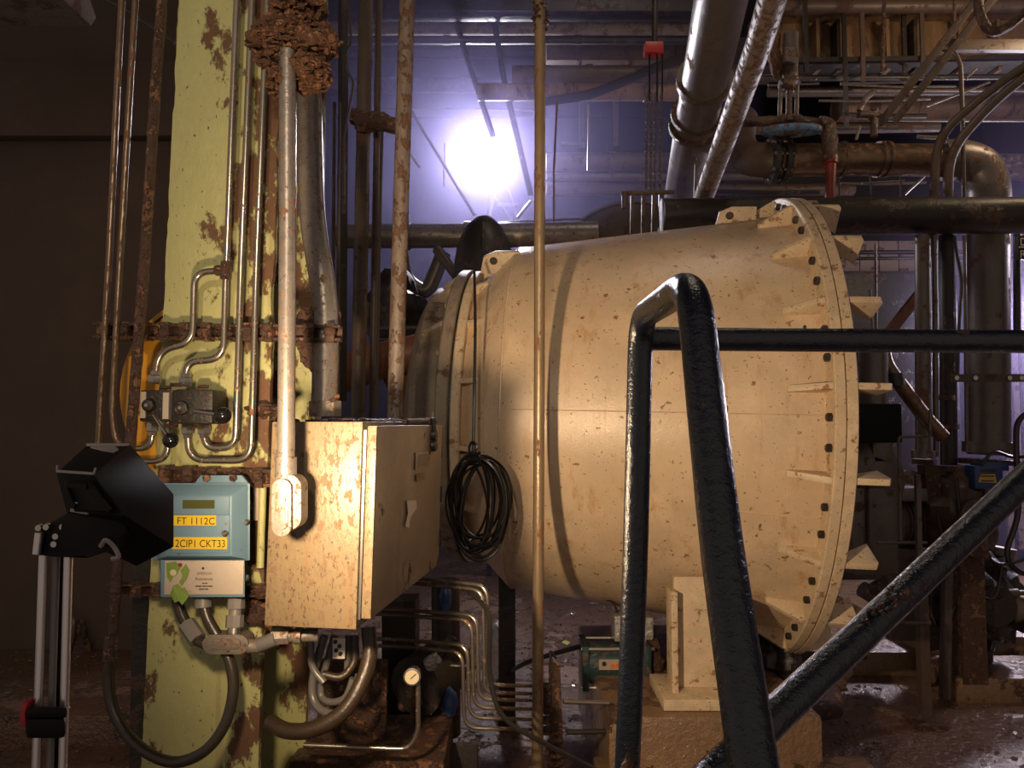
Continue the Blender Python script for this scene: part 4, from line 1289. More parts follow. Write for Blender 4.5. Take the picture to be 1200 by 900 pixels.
# stays, wires and rods
wires = [('thin stay slanting from the riser down to the dark dome', [(482, 130, 6.0), (556, 252, 6.0)], 3.5),
         ('thin stay crossing behind the rusty riser', [(445, 132, 6.0), (492, 196, 6.0)], 3.5),
         ('long dark hanger slanting from ceiling past the glaring lamp', [(570, -30, 6.2), (590, 90, 6.2), (622, 228, 6.2)], 7),
         ('shorter dark hanger slanting down toward the glaring lamp', [(518, -30, 6.2), (548, 70, 6.2), (578, 160, 6.2)], 7),
         ('slack wire stretched level above the glaring lamp', [(430, 128, 6.6), (530, 127, 6.6), (640, 130, 6.6)], 2.2),
         ('thin drop wire hanging just beside the slim tan pipe', [(653, 120, 5.4), (649, 200, 5.4), (649, 286, 5.4)], 2.6),
         ('short drop wire beside the glaring lamp', [(521, 168, 6.4), (520, 218, 6.4)], 2.2),
         ('level rod over the silver pipe behind the slim tan pipe', [(585, 261, 5.6), (680, 256, 5.6)], 3),
         ('bent stay leading off the long dark hanger', [(622, 236, 6.2), (606, 256, 6.2)], 4),
         ('thin hanger rod beside the chain hoist bundle', [(690, 122, 6.4), (689, 200, 6.4)], 2.5)]
for lb_, pts, wd in wires:
    pipe('stay_wire', lb_, 'wire', pts, wd, m_dark if wd > 6 else m_greypipe, 8)

# level pipe and drum behind the vessel
pipe('silver_pipe', 'silver lagged pipe running level behind the dark dome', 'pipe', [(395, 277, 5.4), (560, 276, 5.4), (700, 274, 5.4)], 29, m_galv, 18, rough=0.03, collars=((0.5, 1.15, 0.05), (0.27, 1.15, 0.05)))
dm = thing('domed_housing', 'dark round-topped housing rising behind the small end of the vessel', 'housing', P(568, 380, 5.0))
c = P(567, 300, 5.0)
MB().lathe([(-0.55, 0.235), (-0.1, 0.215), (0.08, 0.185), (0.2, 0.13), (0.27, 0.06), (0.285, 0.005)], c, (0, 0, 1), 32).build('bonnet', m_dark, dm)
MB().tube([c + V((0.0, -0.216 * 1.0, -0.4)), c + V((0.0, -0.19, 0.08)), c + V((0, -0.13, 0.2))], 0.012, 8).build('rib', m_dark, dm)
dr2 = thing('round_drum', 'large dark drum whose curved rim shows above the vessel', 'drum', P(738, 400, 5.6))
c = P(742, 330, 5.5)
MB().lathe([(0, 0.60), (0.0, 0.628), (0.05, 0.628), (0.05, 0.60), (0.7, 0.60), (0.72, 0.2)], c, (0.1, 1, 0), 64).build('shell', m_dark, dr2, smooth=30)
MB().lathe([(-0.01, 0.05), (0.0, 0.60), (0.03, 0.60)], c, (0.1, 1, 0), 48).build('end_plate', m_brownpipe, dr2)
MB().lathe([(-0.012, 0.632), (-0.012, 0.615), (0.01, 0.615), (0.01, 0.632)], c, (0.1, 1, 0), 64, cap=False).build('rim', m_greypipe, dr2)
pipe('slanted_pipe', 'dull pipe slanting below the silver pipe by the riser', 'pipe', [(512, 292, 5.2), (540, 330, 5.1)], 12, m_greypipe, 12)
pipe('slanted_pipe', 'curved pipe elbow in the gap between riser and small end', 'pipe', [(520, 296, 5.3), (500, 345, 5.3), (476, 330, 5.3), (470, 300, 5.3)], 18, m_greypipe, 14, bend=0.12)
pipe('slanted_pipe', 'level thin pipe in the gap below the curved elbow', 'pipe', [(440, 385, 5.0), (520, 384, 5.0)], 6, m_greypipe, 10)
pipe('slanted_pipe', 'second level thin pipe below the curved elbow', 'pipe', [(440, 398, 5.0), (520, 397, 5.0)], 4, m_greypipe, 10)
mb = MB().blob(P(468, 370, 5.2), (0.22, 0.2, 0.30), 0.3, 5, 16)
tag(mb.build('lagged_valve', m_dark), 'dark lagged valve lump in the gap behind the rusty riser', 'valve')

# level pipes and beams of the roof space
hz = [('black roof beam closest under the ceiling above the slim tan pipe', 'roof_beam', 8, 24, 6.0, m_dark, 4, 430, 860),
      ('pale dusty roof pipe under the black roof beam', 'roof_pipe', 34, 17, 6.3, m_pale, 16, 380, 860),
      ('dark thin roof pipe between dusty pipe and duct', 'roof_pipe', 47, 10, 6.2, m_dark, 12, 380, 860),
      ('broad brown duct running level behind the chain hoist', 'duct', 64, 28, 6.6, m_brownpipe, 4, 640, 880),
      ('dark brown roof pipe below the duct', 'roof_pipe', 88, 22, 6.2, m_brownpipe, 18, 600, 900),
      ('brown roof pipe with a wet upper edge behind the cables', 'roof_pipe', 108, 20, 6.1, m_girder, 18, 560, 880),
      ('thick purple-grey pipe running level behind the chains', 'roof_pipe', 190, 22, 7.2, m_greypipe, 18, 640, 900),
      ('wet level pipe, second one up from the drum rim', 'roof_pipe', 207, 9, 7.0, m_greypipe, 14, 640, 900),
      ('dull level pipe just over the drum rim', 'roof_pipe', 222, 15, 7.1, m_brownpipe, 16, 640, 1000),
      ('dull level pipe high in the lamp glow', 'roof_pipe', 62, 14, 8.6, m_dark, 14, 380, 640),
      ('second dull level pipe high in the lamp glow', 'roof_pipe', 100, 18, 8.8, m_dark, 14, 380, 640)]
for lb_, nm, yc, hh, Y, mt_, n, xa, xb in hz:
    a, b = P(xa, yc, Y), P(xb, yc, Y)
    if n == 4:
        o = MB().bar(a, b, px2m(hh, Y), px2m(hh, Y)).build(nm, mt_, bevel=0.006)
        if nm == 'duct':
            for k in range(4):
                p = a.lerp(b, 0.15 + 0.24 * k)
                MB().box(p, (0.03, px2m(hh, Y) * 1.12, px2m(hh, Y) * 1.12)).build('duct_flange', m_brownpipe, o)
        tag(o, lb_, 'duct' if nm == 'duct' else 'beam')
    else:
        o = pipe(nm, lb_, 'pipe', [(xa, yc, Y), ((xa + xb) / 2, yc, Y), (xb, yc, Y)], hh, mt_, n, rough=0.02, collars=((0.3, 1.12, 0.06), (0.62, 1.12, 0.06)))
for k, x in enumerate((682, 722)):
    o = MB().bar(V((P(x, 172, 7.4).x, 7.4, 6.64)), P(x, 172, 7.4), 0.05, 0.05, (0, 1, 0)).build('pipe_hanger', m_greypipe)
    tag(o, ('steel hanger under the roof pipes nearer the slim tan pipe', 'steel hanger under the roof pipes nearer the chains')[k], 'hanger')
o = MB().bar(P(658, 168, 7.3), P(682, 169, 7.3), 0.03, 0.03).build('short_bracket', m_greypipe)
tag(o, 'short level bracket at the foot of the nearer hanger', 'bracket')
cb_ = thing('cable_run', 'sagging bundle of dark cables slung under the brown roof pipes', 'cables', P(715, 110, 5.9))
for k in range(5):
    MB().tube(smoothpath([P(630, 124 - k * 1.5, 5.9), P(690, 115 - k * 2.2, 5.9), P(735, 98 - k * 2, 5.9), P(775, 82 - k * 2.4, 5.9), P(830, 66 - k * 3, 5.9)]), 0.012, 8).build('cable', m_cable, cb_)

# chain hoist
ch = thing('chain_hoist', 'chain hoist with a red hook block and hanging chains above the vessel', 'hoist', P(766, 235, 5.0))
slab(MB(), 756, 48, 778, 61, 4.97, 0.09).build('hook_block', m_redbright, ch, bevel=0.01)
for x in (761, 770, 776):
    MB().tube([P(x, 58, 5.0), P(x, 118, 5.0)], 0.007, 8).build('rope', m_cable, ch)
MB().tube([P(768, -30, 5.0), P(767, 50, 5.0)], 0.022, 10).build('suspension', m_dark, ch)


def chain(x0, x1, ya, yb2, Y):
    mb = MB()
    n = int((yb2 - ya) / 4.2)
    for i in range(n):
        p = P(x0 + (x1 - x0) * i / n, ya + (yb2 - ya) * i / n, Y)
        a = (i % 2) * math.pi / 2 + 0.5
        s = V((math.cos(a), math.sin(a), 0))
        mb.tube([p + s * 0.010 * math.cos(t) + V((0, 0, 0.019 * math.sin(t))) for t in [k * math.pi / 4 for k in range(8)]], 0.004, 5, closed=True)
    return stuff(mb.build('chain', m_greypipe, ch))


for x0, x1 in ((758, 757), (763, 762), (768, 767), (775, 773)):
    chain(x0, x1, 112, 224, 5.0 + random.uniform(-0.03, 0.03))
br_ = thing('trolley_bracket', 'dark forked bracket standing on the vessel crown under the chains', 'bracket', P(757, 276, 4.6))
MB().tube([P(728, 227, 4.6), P(790, 225, 4.6)], 0.014, 10).build('cross_bar', m_brownpipe, br_)
MB().tube([P(732, 225, 4.6), P(732, 244, 4.6)], 0.020, 10).build('end_knob', m_greypipe, br_)
for x in (741, 754, 766, 774):
    MB().bar(P(x, 228, 4.6), P(x - 1, 290, 4.6), 0.022, 0.022, (0, 1, 0)).build('fork', m_brownpipe, br_)

# two big slanting pipes
bp_ = pipe('slanting_pipe', 'thick grey pipe slanting up toward the roof behind the vessel', 'pipe', [(858, -70, 3.4), (833, 60, 4.2), (815, 145, 5.0), (797, 240, 6.2), (790, 300, 7.0)], 72, m_greypipe, 28)
p, q = P(817, 132, 4.9), P(813, 150, 5.05)
for f0, f1 in ((0.0, 0.18), (0.75, 0.95)):
    MB().tube([p.lerp(q, f0), p.lerp(q, f1)], 0.178, 28).build('pipe_band', m_rust, bp_)
p, q = P(826, 90, 4.5), P(825, 96, 4.55)
MB().tube([p, q], 0.178, 28).build('pipe_band', m_brownpipe, bp_)
pipe('slanting_pipe', 'narrower pipe with peeling paint slanting beside the thick grey one', 'pipe', [(925, -70, 2.9), (890, 50, 3.5), (858, 140, 4.1), (826, 228, 5.0), (818, 270, 5.5)], 39, m_peel, 22)
pipe('drop_rod', 'thin pale rod hanging between the two slanting pipes', 'rod', [(817, 145, 5.2), (814, 235, 5.2)], 3, m_greypipe, 8)

# ------------------------------------------------------------------ UPPER RIGHT piping
gr_ = thing('roof_girder', 'rusty plate girder crossing above the flanged pipe run', 'girder', P(1050, 85, 6.2))
a, b = P(880, 58, 6.2), P(1290, 52, 6.2)
MB().bar(a, b, 0.03, 0.46).build('web', m_girder, gr_)
MB().bar(a + V((0, -0.1, 0.24)), b + V((0, -0.1, 0.24)), 0.36, 0.04).build('flange', m_girder, gr_)
MB().bar(a + V((0, -0.1, -0.24)), b + V((0, -0.1, -0.24)), 0.36, 0.04).build('flange', m_dark, gr_)
for x in (955, 979, 1036, 1068, 1120, 1165):
    p = P(x, 57, 6.12)
    MB().box(p, (0.03, 0.14, 0.45)).build('stiffener', m_dark if x in (979, 1068) else m_girder, gr_)
for lb_, yc, hh, Y, mt_, xa, xb in (('dark level beam up under the ceiling over the girder', 8, 18, 5.9, m_brownpipe, 905, 1290), ('dark thin level pipe under the rusty girder', 92, 7, 6.0, m_dark, 880, 1290),
                                    ('brown wide level duct in shadow under the girder', 125, 36, 7.0, m_girder, 980, 1290), ('dull level pipe hiding behind the flanged pipe run', 152, 12, 6.4, m_brownpipe, 860, 1100),
                                    ('dark level roof pipe beyond the bent pipes', 108, 12, 6.6, m_greypipe, 900, 1290)):
    pipe('level_pipe', lb_, 'pipe', [(xa, yc, Y), ((xa + xb) / 2, yc - 1, Y), (xb, yc - 3, Y)], hh, mt_, 14, rough=0.02)
# flanged pipe run with elbows
fr = thing('flanged_pipe', 'brown flanged pipe run with an elbow at each end above the vessel flange', 'pipe', P(1000, 215, 4.9))
r_ = px2m(38, 4.9) / 2
path = smoothpath([P(870, 140, 5.6), P(866, 165, 5.4), P(876, 184, 5.15), P(902, 188, 4.95), P(930, 188, 4.9)], 8)
MB().tube(path, r_ * 1.08, 22).build('elbow', m_brownpipe, fr)
MB().tube([P(918, 188, 4.9), P(1000, 187, 4.9), P(1115, 188, 4.9)], r_, 22, rough=0.008).build('straight', m_barepipe, fr)
MB().tube(smoothpath([P(1100, 188, 4.9), P(1125, 188, 4.9), P(1147, 197, 4.9), P(1157, 220, 4.9), P(1158, 250, 4.9)], 8), r_ * 1.25, 22).build('elbow', m_greypipe, fr)
for x in (904, 917):
    MB().tube([P(x - 2.5, 188, 4.9), P(x + 2.5, 188, 4.9)], r_ * 1.45, 24).build('flange', m_dark, fr)
    for k in range(8):
        a = 2 * math.pi * k / 8
        p = P(x, 188, 4.9) + V((0, math.cos(a), math.sin(a))) * r_ * 1.25
        MB().tube([p - V((0.03, 0, 0)), p + V((0.03, 0, 0))], 0.012, 6).build('flange_bolt', m_steel, fr)
for x in (986, 1030, 1038):
    MB().tube([P(x - 2, 187, 4.9), P(x + 2, 187, 4.9)], r_ * 1.12, 22).build('weld_band', m_barepipe, fr)
# rusty branch with handwheel valve
rb = thing('handwheel_valve', 'rusted valve with a blue handwheel on the flanged pipe run', 'valve', P(925, 168, 4.7))
hw = P(927, 153, 4.7)
axh = V((0.0, -0.25, 1)).normalized()
sxh = V((1, 0, 0))
uxh = axh.cross(sxh)
MB().tube([hw + (sxh * math.cos(t) + uxh * math.sin(t)) * 0.17 for t in [k * math.pi / 20 for k in range(40)]], 0.024, 10, closed=True, rough=0).build('handwheel', m_wheelblue, rb)
for k in range(5):
    t = 2 * math.pi * k / 5 + 0.3
    MB().tube([hw, hw + (sxh * math.cos(t) + uxh * math.sin(t)) * 0.17], 0.02, 8).build('spoke', m_wheelblue, rb)
MB().lathe([(-0.03, 0.05), (0.03, 0.05)], hw, axh, 14).build('hub', m_rust, rb)
for dx_ in (-10, 0, 9):
    MB().tube([P(925 + dx_, 100, 4.75), P(924 + dx_ * 1.05, 144, 4.75)], 0.022 if dx_ == 0 else 0.014, 10, rough=0.15).build('yoke_bar', m_rust if dx_ == 0 else m_greypipe, rb)
MB().blob(P(925, 98, 4.75), (0.07, 0.05, 0.05), 0.35, 20, 12).build('yoke_top', m_rust, rb)
MB().blob(P(925, 140, 4.75), (0.075, 0.05, 0.035), 0.35, 20, 12).build('yoke_foot', m_rust, rb)
MB().tube([P(926, 95, 4.78), P(927, 40, 4.78)], 0.05, 12, rough=0.15).build('stem', m_greypipe, rb)
MB().box(P(926, 66, 4.72), (0.09, 0.06, 0.10)).build('coupling', m_peel, rb, bevel=0.01)
MB().blob(P(908, 60, 4.8), (0.045, 0.05, 0.20), 0.45, 14, 14).build('rust_crust', m_clump, rb)
MB().tube([P(872, 142, 4.75), P(930, 142, 4.75), P(968, 145, 4.75)], 0.034, 12, rough=0.18).build('branch', m_rust, rb)
MB().tube(fillet([P(960, 145, 4.75), P(971, 146, 4.75), P(973, 190, 4.7)], 0.06), 0.05, 12, rough=0.2).build('branch_elbow', m_rust, rb)
pipe('red_drop_pipe', 'red-painted drop pipe below the rusted branch', 'pipe', [(974, 184, 4.7), (973, 236, 4.65)], 12, m_red, 14, rough=0.06, collars=((0.08, 1.3, 0.05, 'coupling'),))
lv_ = thing('lever_valve', 'small rusty lever valve on top of the flanged pipe run', 'valve', P(1012, 150, 4.8))
MB().tube([P(1025, 128, 4.8), P(1024, 160, 4.8)], 0.025, 10, rough=0.15).build('body', m_rust, lv_)
MB().tube([P(1006, 134, 4.8), P(1030, 136, 4.8)], 0.03, 10, rough=0.2).build('bonnet', m_rust, lv_)
MB().tube(smoothpath([P(1007, 130, 4.78), P(1014, 116, 4.78), P(1025, 106, 4.78)]), 0.02, 8).build('lever', m_greypipe, lv_)
MB().tube([P(1008, 148, 4.8), P(1003, 164, 4.8)], 0.01, 6).build('drip_tube', m_greypipe, lv_)
# rods, brackets, bracing
pipe('hanger_rod', 'rusty hanger rod dropping past the girder over the lever valve', 'rod', [(1037, -30, 5.6), (1034, 85, 5.6)], 5, m_rust, 8, rough=0.1)
pipe('hanger_rod', 'rusty hanger rod ending at the level bracket', 'rod', [(1119, -30, 5.2), (1118, 48, 5.2)], 4, m_rust, 8, rough=0.1)
for k, (a, b) in enumerate((((1168, -30, 4.6), (1030, 146, 5.0)), ((1178, -20, 4.6), (1048, 143, 5.0)))):
    o = MB().bar(P(*a), P(*b), 0.05, 0.035, (0, 1, 0)).build('brace_angle', m_brownpipe, bevel=0.002)
    tag(o, ('upper one of two slanting brace angles over the lever valve', 'lower one of two slanting brace angles over the lever valve')[k], 'brace')
o = MB().bar(P(1100, 54, 4.8), P(1290, 54, 4.8), 0.05, 0.075).build('level_bracket', m_brownpipe, bevel=0.004)
tag(o, 'level channel bracket carrying the bent pipes near the roof', 'bracket')
pipe('bent_pipe', 'outer one of two bent pipes dropping behind the dark crossing pipe', 'pipe', [(1290, 18, 4.3), (1165, 102, 4.5), (1098, 160, 4.6), (1091, 300, 4.6)], 11, m_brownpipe, 14, bend=0.16, rough=0.03)
pipe('bent_pipe', 'inner one of two bent pipes dropping behind the dark crossing pipe', 'pipe', [(1290, 22, 4.3), (1165, 118, 4.5), (1112, 178, 4.6), (1109, 300, 4.6)], 12, m_brownpipe, 14, bend=0.16, rough=0.03)
pipe('drop_pipe', 'slim drop pipe crossing in front of the bent pipes', 'pipe', [(1118, 60, 4.7), (1126, 75, 4.7), (1128, 140, 4.7), (1130, 260, 4.7)], 5, m_brownpipe, 10, bend=0.08)
hl = pipe('hose_loop', 'rusty hose loop hanging from the roof at the frame corner', 'hose', [(1146, -40, 3.9), (1147, 18, 3.9), (1162, 40, 3.9), (1182, 32, 3.9), (1215, 2, 3.9)], 11, m_rust, 12, bend=0.08, rough=0.08)
mb = MB()
for k, pp in enumerate((((900, 100), (960, 98)), ((985, 98), (1070, 96)), ((1085, 125), (1160, 96)), ((1132, 92), (1145, 80)), ((1010, 215), (1060, 212)), ((1060, 228), (1085, 205)))):
    o = MB().tube([P(*pp[0], 5.2), P(*pp[1], 5.2)], 0.009, 8).build('cable_stub', m_greypipe)
    tag(o, ('thin grey cable near the rusted valve top', 'thin grey cable along the girder foot', 'thin grey cable slanting toward the bent pipes', 'bright stub of cable at the level bracket', 'thin level wire below the flanged pipe run', 'short slanting wire below the flanged pipe run')[k], 'cable')
for k, x in enumerate((983, 1020, 1055)):
    pipe('drop_wire', ('thin drop wire next to the red drop pipe', 'thin drop wire in the middle below the flanged run', 'thin drop wire nearest the bent pipes')[k], 'wire', [(x, 206, 5.0), (x + 1, 236, 5.0)], 2.4, m_greypipe, 6)
for k, (y0, y1, xa, xb, Y, wd) in enumerate(((99, 101, 985, 1120, 5.6, 3), (106, 103, 1000, 1730, 5.9, 4), (118, 116, 960, 1090, 5.7, 3), (134, 136, 985, 1085, 6.1, 6), (141, 139, 1040, 1730, 6.0, 4), (215, 214, 985, 1085, 5.6, 3), (224, 225, 840, 960, 5.8, 5), (160, 160, 1075, 1110, 5.3, 5))):
    pipe('roof_cable', 'thin dark line %s in the clutter under the girder' % ('topmost, short', 'second, running to the side wall', 'third from the top', 'thick, just over the lever valve', 'long, level with the branch pipe', 'low, under the flanged run', 'lowest, by the elbow', 'short, between lever valve and bent pipes')[k], 'cable', [(xa, y0, Y), ((xa + xb) / 2, (y0 + y1) / 2 + 1.5, Y), (xb, y1, Y)], wd, (m_dark, m_brownpipe, m_greypipe)[k % 3], 8)
for k, (x, y0, y1, Y) in enumerate(((992, 92, 150, 5.9), (1012, 60, 100, 5.9), (1062, 92, 128, 6.0), (1082, 20, 88, 5.9), (945, 20, 85, 5.8))):
    o = MB().bar(V((P(x, y1, Y).x, Y, 6.64)), P(x, y1, Y), 0.035, 0.02, (0, 1, 0)).build('flat_hanger', (m_dark, m_brownpipe)[k % 2])
    tag(o, 'flat hanger strip dropping before the girder, %s' % ('ending by the lever valve', 'second beyond the rusted valve', 'beside the slanting braces', 'close to the level bracket', 'nearest the rusted valve stem')[k], 'hanger')
# dark crossing pipe in front of all that
pipe('crossing_pipe', 'very thick dark pipe crossing level above the vessel toward the wall', 'pipe', [(775, 254, 4.45), (1000, 253, 4.45), (1730, 251, 4.45)], 43, m_dark, 24, rough=0.006)

# ------------------------------------------------------------------ RIGHT BAY
# pale clad wall far behind: sheets one by one
cw = struct(MB().box((5.2, 8.75, 2.4), (5.2, 0.1, 4.8)).build('wall_far', m_ceil))
zs0, zs1 = P(1040, 322, 8.68).z, P(1040, 283, 8.68).z
for k in range(22):
    x = 2.9 + k * 0.235
    if x < 5.75:
        MB().box((x, 8.68, (zs0 + zs1) / 2), (0.225, 0.05, zs1 - zs0)).build('panel', m_clad, cw)
    else:
        MB().box((x - 0.05, 8.68, 2.2), (0.07, 0.05, 4.2)).build('panel', m_clad, cw)
        MB().box((x + 0.07, 8.68, 2.2), (0.07, 0.05, 4.2)).build('panel', m_clad, cw)
pipe('wall_pipe', 'level dark pipe across the pale wall, upper one', 'pipe', [(990, 296, 7.6), (1290, 294, 7.6)], 5, m_dark, 10)
pipe('wall_pipe', 'level dark pipe across the pale wall, lower one', 'pipe', [(990, 303, 7.5), (1290, 301, 7.5)], 4, m_dark, 10)
o = MB().box((P(1040, 365, 7.3).x, 7.3, 1.55), (1.2, 0.4, 3.1)).build('wall_tank', m_dark, bevel=0.05)
tag(o, 'dark box tank standing below the pale wall strip', 'tank')
pipe('wall_conduit', 'pale conduit dropping past the upper gusset', 'conduit', [(1026, 285, 5.6), (1027, 395, 5.6)], 3.5, m_greypipe, 8)
pipe('wall_conduit', 'thin conduit slanting slightly beside the pale one', 'conduit', [(1020, 340, 5.6), (1023, 395, 5.6)], 3, m_greypipe, 8)
o = MB().bar(P(1040, 392, 5.4), P(1085, 335, 5.4), 0.07, 0.05, (0, 1, 0)).build('diagonal_brace', m_copper)
tag(o, 'brown diagonal brace behind the rail beside the silver upright pipe', 'brace')
dv = thing('drain_pipe', 'bent tan pipe with a bright edge leaving the flange behind the rail', 'pipe', P(1060, 480, 4.2))
MB().tube(smoothpath([P(1034, 405, 4.2), P(1038, 425, 4.2), P(1052, 446, 4.2), P(1082, 486, 4.2), P(1105, 512, 4.2)]), 0.042, 14).build('bend', m_barepipe, dv)
MB().tube([P(1048, 438, 4.15), P(1050, 452, 4.15)], 0.05, 12).build('clip', m_dark, dv)
pipe('upright_pipe', 'silver-edged upright pipe, first one beyond the vessel flange', 'pipe', [(1081, 276, 4.4), (1082, 535, 4.4)], 17, m_greypipe, 18, collars=((0.99, 1.5, 0.05, 'flange'),))
pipe('upright_pipe', 'slim upright tube touching the silver-edged pipe', 'pipe', [(1095, 276, 4.4), (1097, 535, 4.4)], 6, m_greypipe, 12)
pipe('upright_pipe', 'dark upright pipe between the slim tube and the thick one', 'pipe', [(1110, 276, 4.6), (1112, 545, 4.6)], 18, m_dark, 16)
pipe('upright_pipe', 'pale slim upright tube close against the thick one', 'pipe', [(1130, 276, 4.35), (1133, 530, 4.35)], 4, m_greypipe, 10)
pipe('upright_pipe', 'wavy cable hanging along the dark upright pipe', 'cable', [(1118, 276, 4.4), (1122, 300, 4.4), (1128, 330, 4.4), (1124, 370, 4.4), (1122, 440, 4.4)], 4, m_dark, 8, bend=0.15)
pipe('upright_pipe', 'thickest upright pipe coming down from the elbow', 'pipe', [(1158, 240, 4.75), (1159, 533, 4.75)], 44, m_greypipe, 26, collars=((0.97, 1.25, 0.07, 'flange'),))
pipe('upright_pipe', 'dark upright tube at the frame edge before the clad wall', 'pipe', [(1192, 262, 5.0), (1192, 400, 5.0)], 8, m_dark, 10)
o = thing('slotted_rail', 'level slotted rail clamped across the upright pipes', 'rail', P(1165, 445, 4.25))
MB().bar(P(1112, 443, 4.25), P(1290, 443, 4.25), 0.03, 0.045).build('channel', m_brownpipe, o)
for x in (1120, 1142, 1182, 1196):
    MB().lathe([(0, 0.014), (-0.012, 0.014)], P(x, 443, 4.235), (0, 1, 0), 8).build('bolt', m_steel, o)
# pale panel put in for a bright lit gap, with white scraps
rc = slab(MB(), 1163, 180, 1260, 209, 8.2, 0.1).build('lit_gap_panel', m_clad)
tag(rc, 'small pale panel in place of a lit gap with white scraps beyond the pipe elbow', 'panel')
for x, y, w_, h_ in ((1171, 193, 7, 4), (1177, 186, 3, 4), (1183, 194, 5, 3), (1186, 186, 4, 4), (1194, 185, 3, 6), (1195, 191, 6, 3), (1180, 203, 6, 4), (1191, 204, 7, 3), (1170, 200, 5, 3)):
    slab(MB(), x - w_ / 2, y - h_ / 2, x + w_ / 2, y + h_ / 2, 8.12, 0.08).build('white_scrap', m_white, rc, bevel=0.008)
# sign at the frame edge
sg = slab(MB(), 1193, 276, 1260, 304, 4.9, 0.02).build('wall_sign', m_dark)
tag(sg, 'dark sign with pale letters cut off by the frame edge', 'sign')
text('D', 1195, 287.5, 4.895, 9, m_white, sg)
text('R', 1195, 302, 4.895, 9, m_white, sg)
MB().bar(P(1194, 289.5, 4.893), P(1230, 289.5, 4.893), 0.004, 0.008).build('sign_rule', m_white, sg)
# thin rod with T handle
pipe('valve_rod', 'thin cranked rod standing before the silver-edged pipe', 'rod', [(1090, 480, 4.0), (1090, 511, 4.0), (1053, 512, 4.0), (1056, 634, 4.0)], 3.4, m_greypipe, 8, bend=0.02)
pipe('valve_rod', 'level handle bar at the foot of the cranked rod', 'rod', [(1028, 636, 4.0), (1086, 636, 4.0)], 3.4, m_greypipe, 8)
ps = thing('rail_post', 'slim brown post with a handle standing on the wet floor', 'post', P(1084, 838, 3.95))
MB().bar(P(1075, 556, 3.95), P(1078, 700, 3.95), 0.025, 0.025, (0, 1, 0)).build('rod', m_greypipe, ps)
MB().bar(P(1079, 690, 3.95), P(1084, 838, 3.95), 0.05, 0.05, (0, 1, 0)).build('post', m_brownpipe, ps)
MB().tube([P(1049, 730, 3.93), P(1090, 730, 3.93)], 0.012, 8).build('handle', m_brownpipe, ps)
c = P(1084, 838, 3.95)
MB().box((c.x, c.y, 0.0), (0.16, 0.16, 0.03)).build('foot_plate', m_rust, ps)
o = MB().bar(P(1110, 660, 4.2), P(1107, 818, 4.2), 0.045, 0.045, (0, 1, 0)).build('rail_post', m_brownpipe, bevel=0.002)
tag(o, 'dark square post beside the slim brown post at the step', 'post')
# tank neck gear right behind the flange
pipe('neck_pipe', 'grey streaked stub pipe just behind the vessel flange', 'pipe', [(1022, 400, 4.1), (1022, 475, 4.1)], 34, m_greypipe, 18)
o = slab(MB(), 1000, 473, 1058, 519, 4.0, 0.4).build('junction_box', m_black, bevel=0.01)
tag(o, 'plain black box behind the vessel flange', 'box')
gv = thing('gate_valve', 'grey gate valve body partly hidden by the vessel flange', 'valve', P(1020, 665, 4.3))
MB().lathe([(0, 0.14), (0.03, 0.22), (0.12, 0.22), (0.15, 0.14)], P(1020, 563, 4.25), (0, 1, 0), 28).build('bonnet', m_greypipe, gv)
MB().box(P(1017, 620, 4.3), (0.26, 0.2, 0.5)).build('body', m_greypipe, gv, bevel=0.02)
MB().bar(P(1017, 555, 4.18), P(1017, 655, 4.18), 0.012, 0.012, (0, 1, 0)).build('rib', m_dark, gv)
MB().box(P(1030, 528, 4.3), (0.12, 0.1, 0.14)).build('neck', m_greypipe, gv, bevel=0.01)

# pump group
mt1 = thing('pump_motor', 'dark pump motor on the plinth behind the slim brown post', 'motor', P(1058, 740, 4.6))
c = P(1040, 610, 4.6)
MB().lathe([(-0.02, 0.08), (0, 0.16), (0.30, 0.16), (0.33, 0.10)], c, (1, 0.2, 0), 24).build('frame', m_brownpipe, mt1)
for k in range(9):
    p = c + V((1, 0.2, 0)).normalized() * (0.03 + 0.03 * k)
    MB().tube([p, p + V((0.008, 0.0016, 0))], 0.175, 24).build('cooling_fin', m_brownpipe, mt1)
MB().box(P(1054, 578, 4.5), (0.24, 0.2, 0.08)).build('terminal_box', m_greypipe, mt1, bevel=0.01)
MB().lathe([(0, 0.06), (0.05, 0.05)], P(1066, 563, 4.45), (0, -0.3, 1), 12).build('cap', m_greypipe, mt1)
MB().bar(P(1052, 640, 4.6), P(1050, 745, 4.6), 0.16, 0.2, (0, 1, 0)).build('stand', m_brownpipe, mt1)
MB().tube(smoothpath([P(1010, 690, 4.5), P(1032, 704, 4.5), P(1056, 720, 4.5)]), 0.05, 12).build('suction_pipe', m_greypipe, mt1)
MB().blob(P(1052, 690, 4.45), (0.14, 0.1, 0.10), 0.4, 12, 14).build('casing', m_brownpipe, mt1)
for (nm, lb_, cen, rd_, mt_) in (('pump_casing', 'lumpy dark pump casing below the dark upright pipe', (1118, 600, 4.5), (0.20, 0.2, 0.28), m_brownpipe),
                                 ('pump_casing', 'rusty pump casing low beside the square post', (1140, 700, 4.6), (0.24, 0.2, 0.30), m_dark),
                                 ('pump_casing', 'small lumpy casing under the blue box', (1130, 640, 4.3), (0.10, 0.1, 0.16), m_rust)):
    mb = MB().blob(P(*cen), rd_, 0.35, 7, 20)
    c = P(*cen)
    mb.tube([c + V((0, -rd_[1] * 1.0, 0)), c + V((0, -rd_[1] * 1.15, 0))], rd_[0] * 0.5, 16)
    mb.bar(c, V((c.x, c.y, 0.1)), 0.14, 0.14, (0, 1, 0))
    tag(mb.build(nm, mt_), lb_, 'pump')
pf = thing('pipe_flanges', 'stacked rusty flanges where the upright pipes meet the pumps', 'flange', P(1110, 560, 4.45))
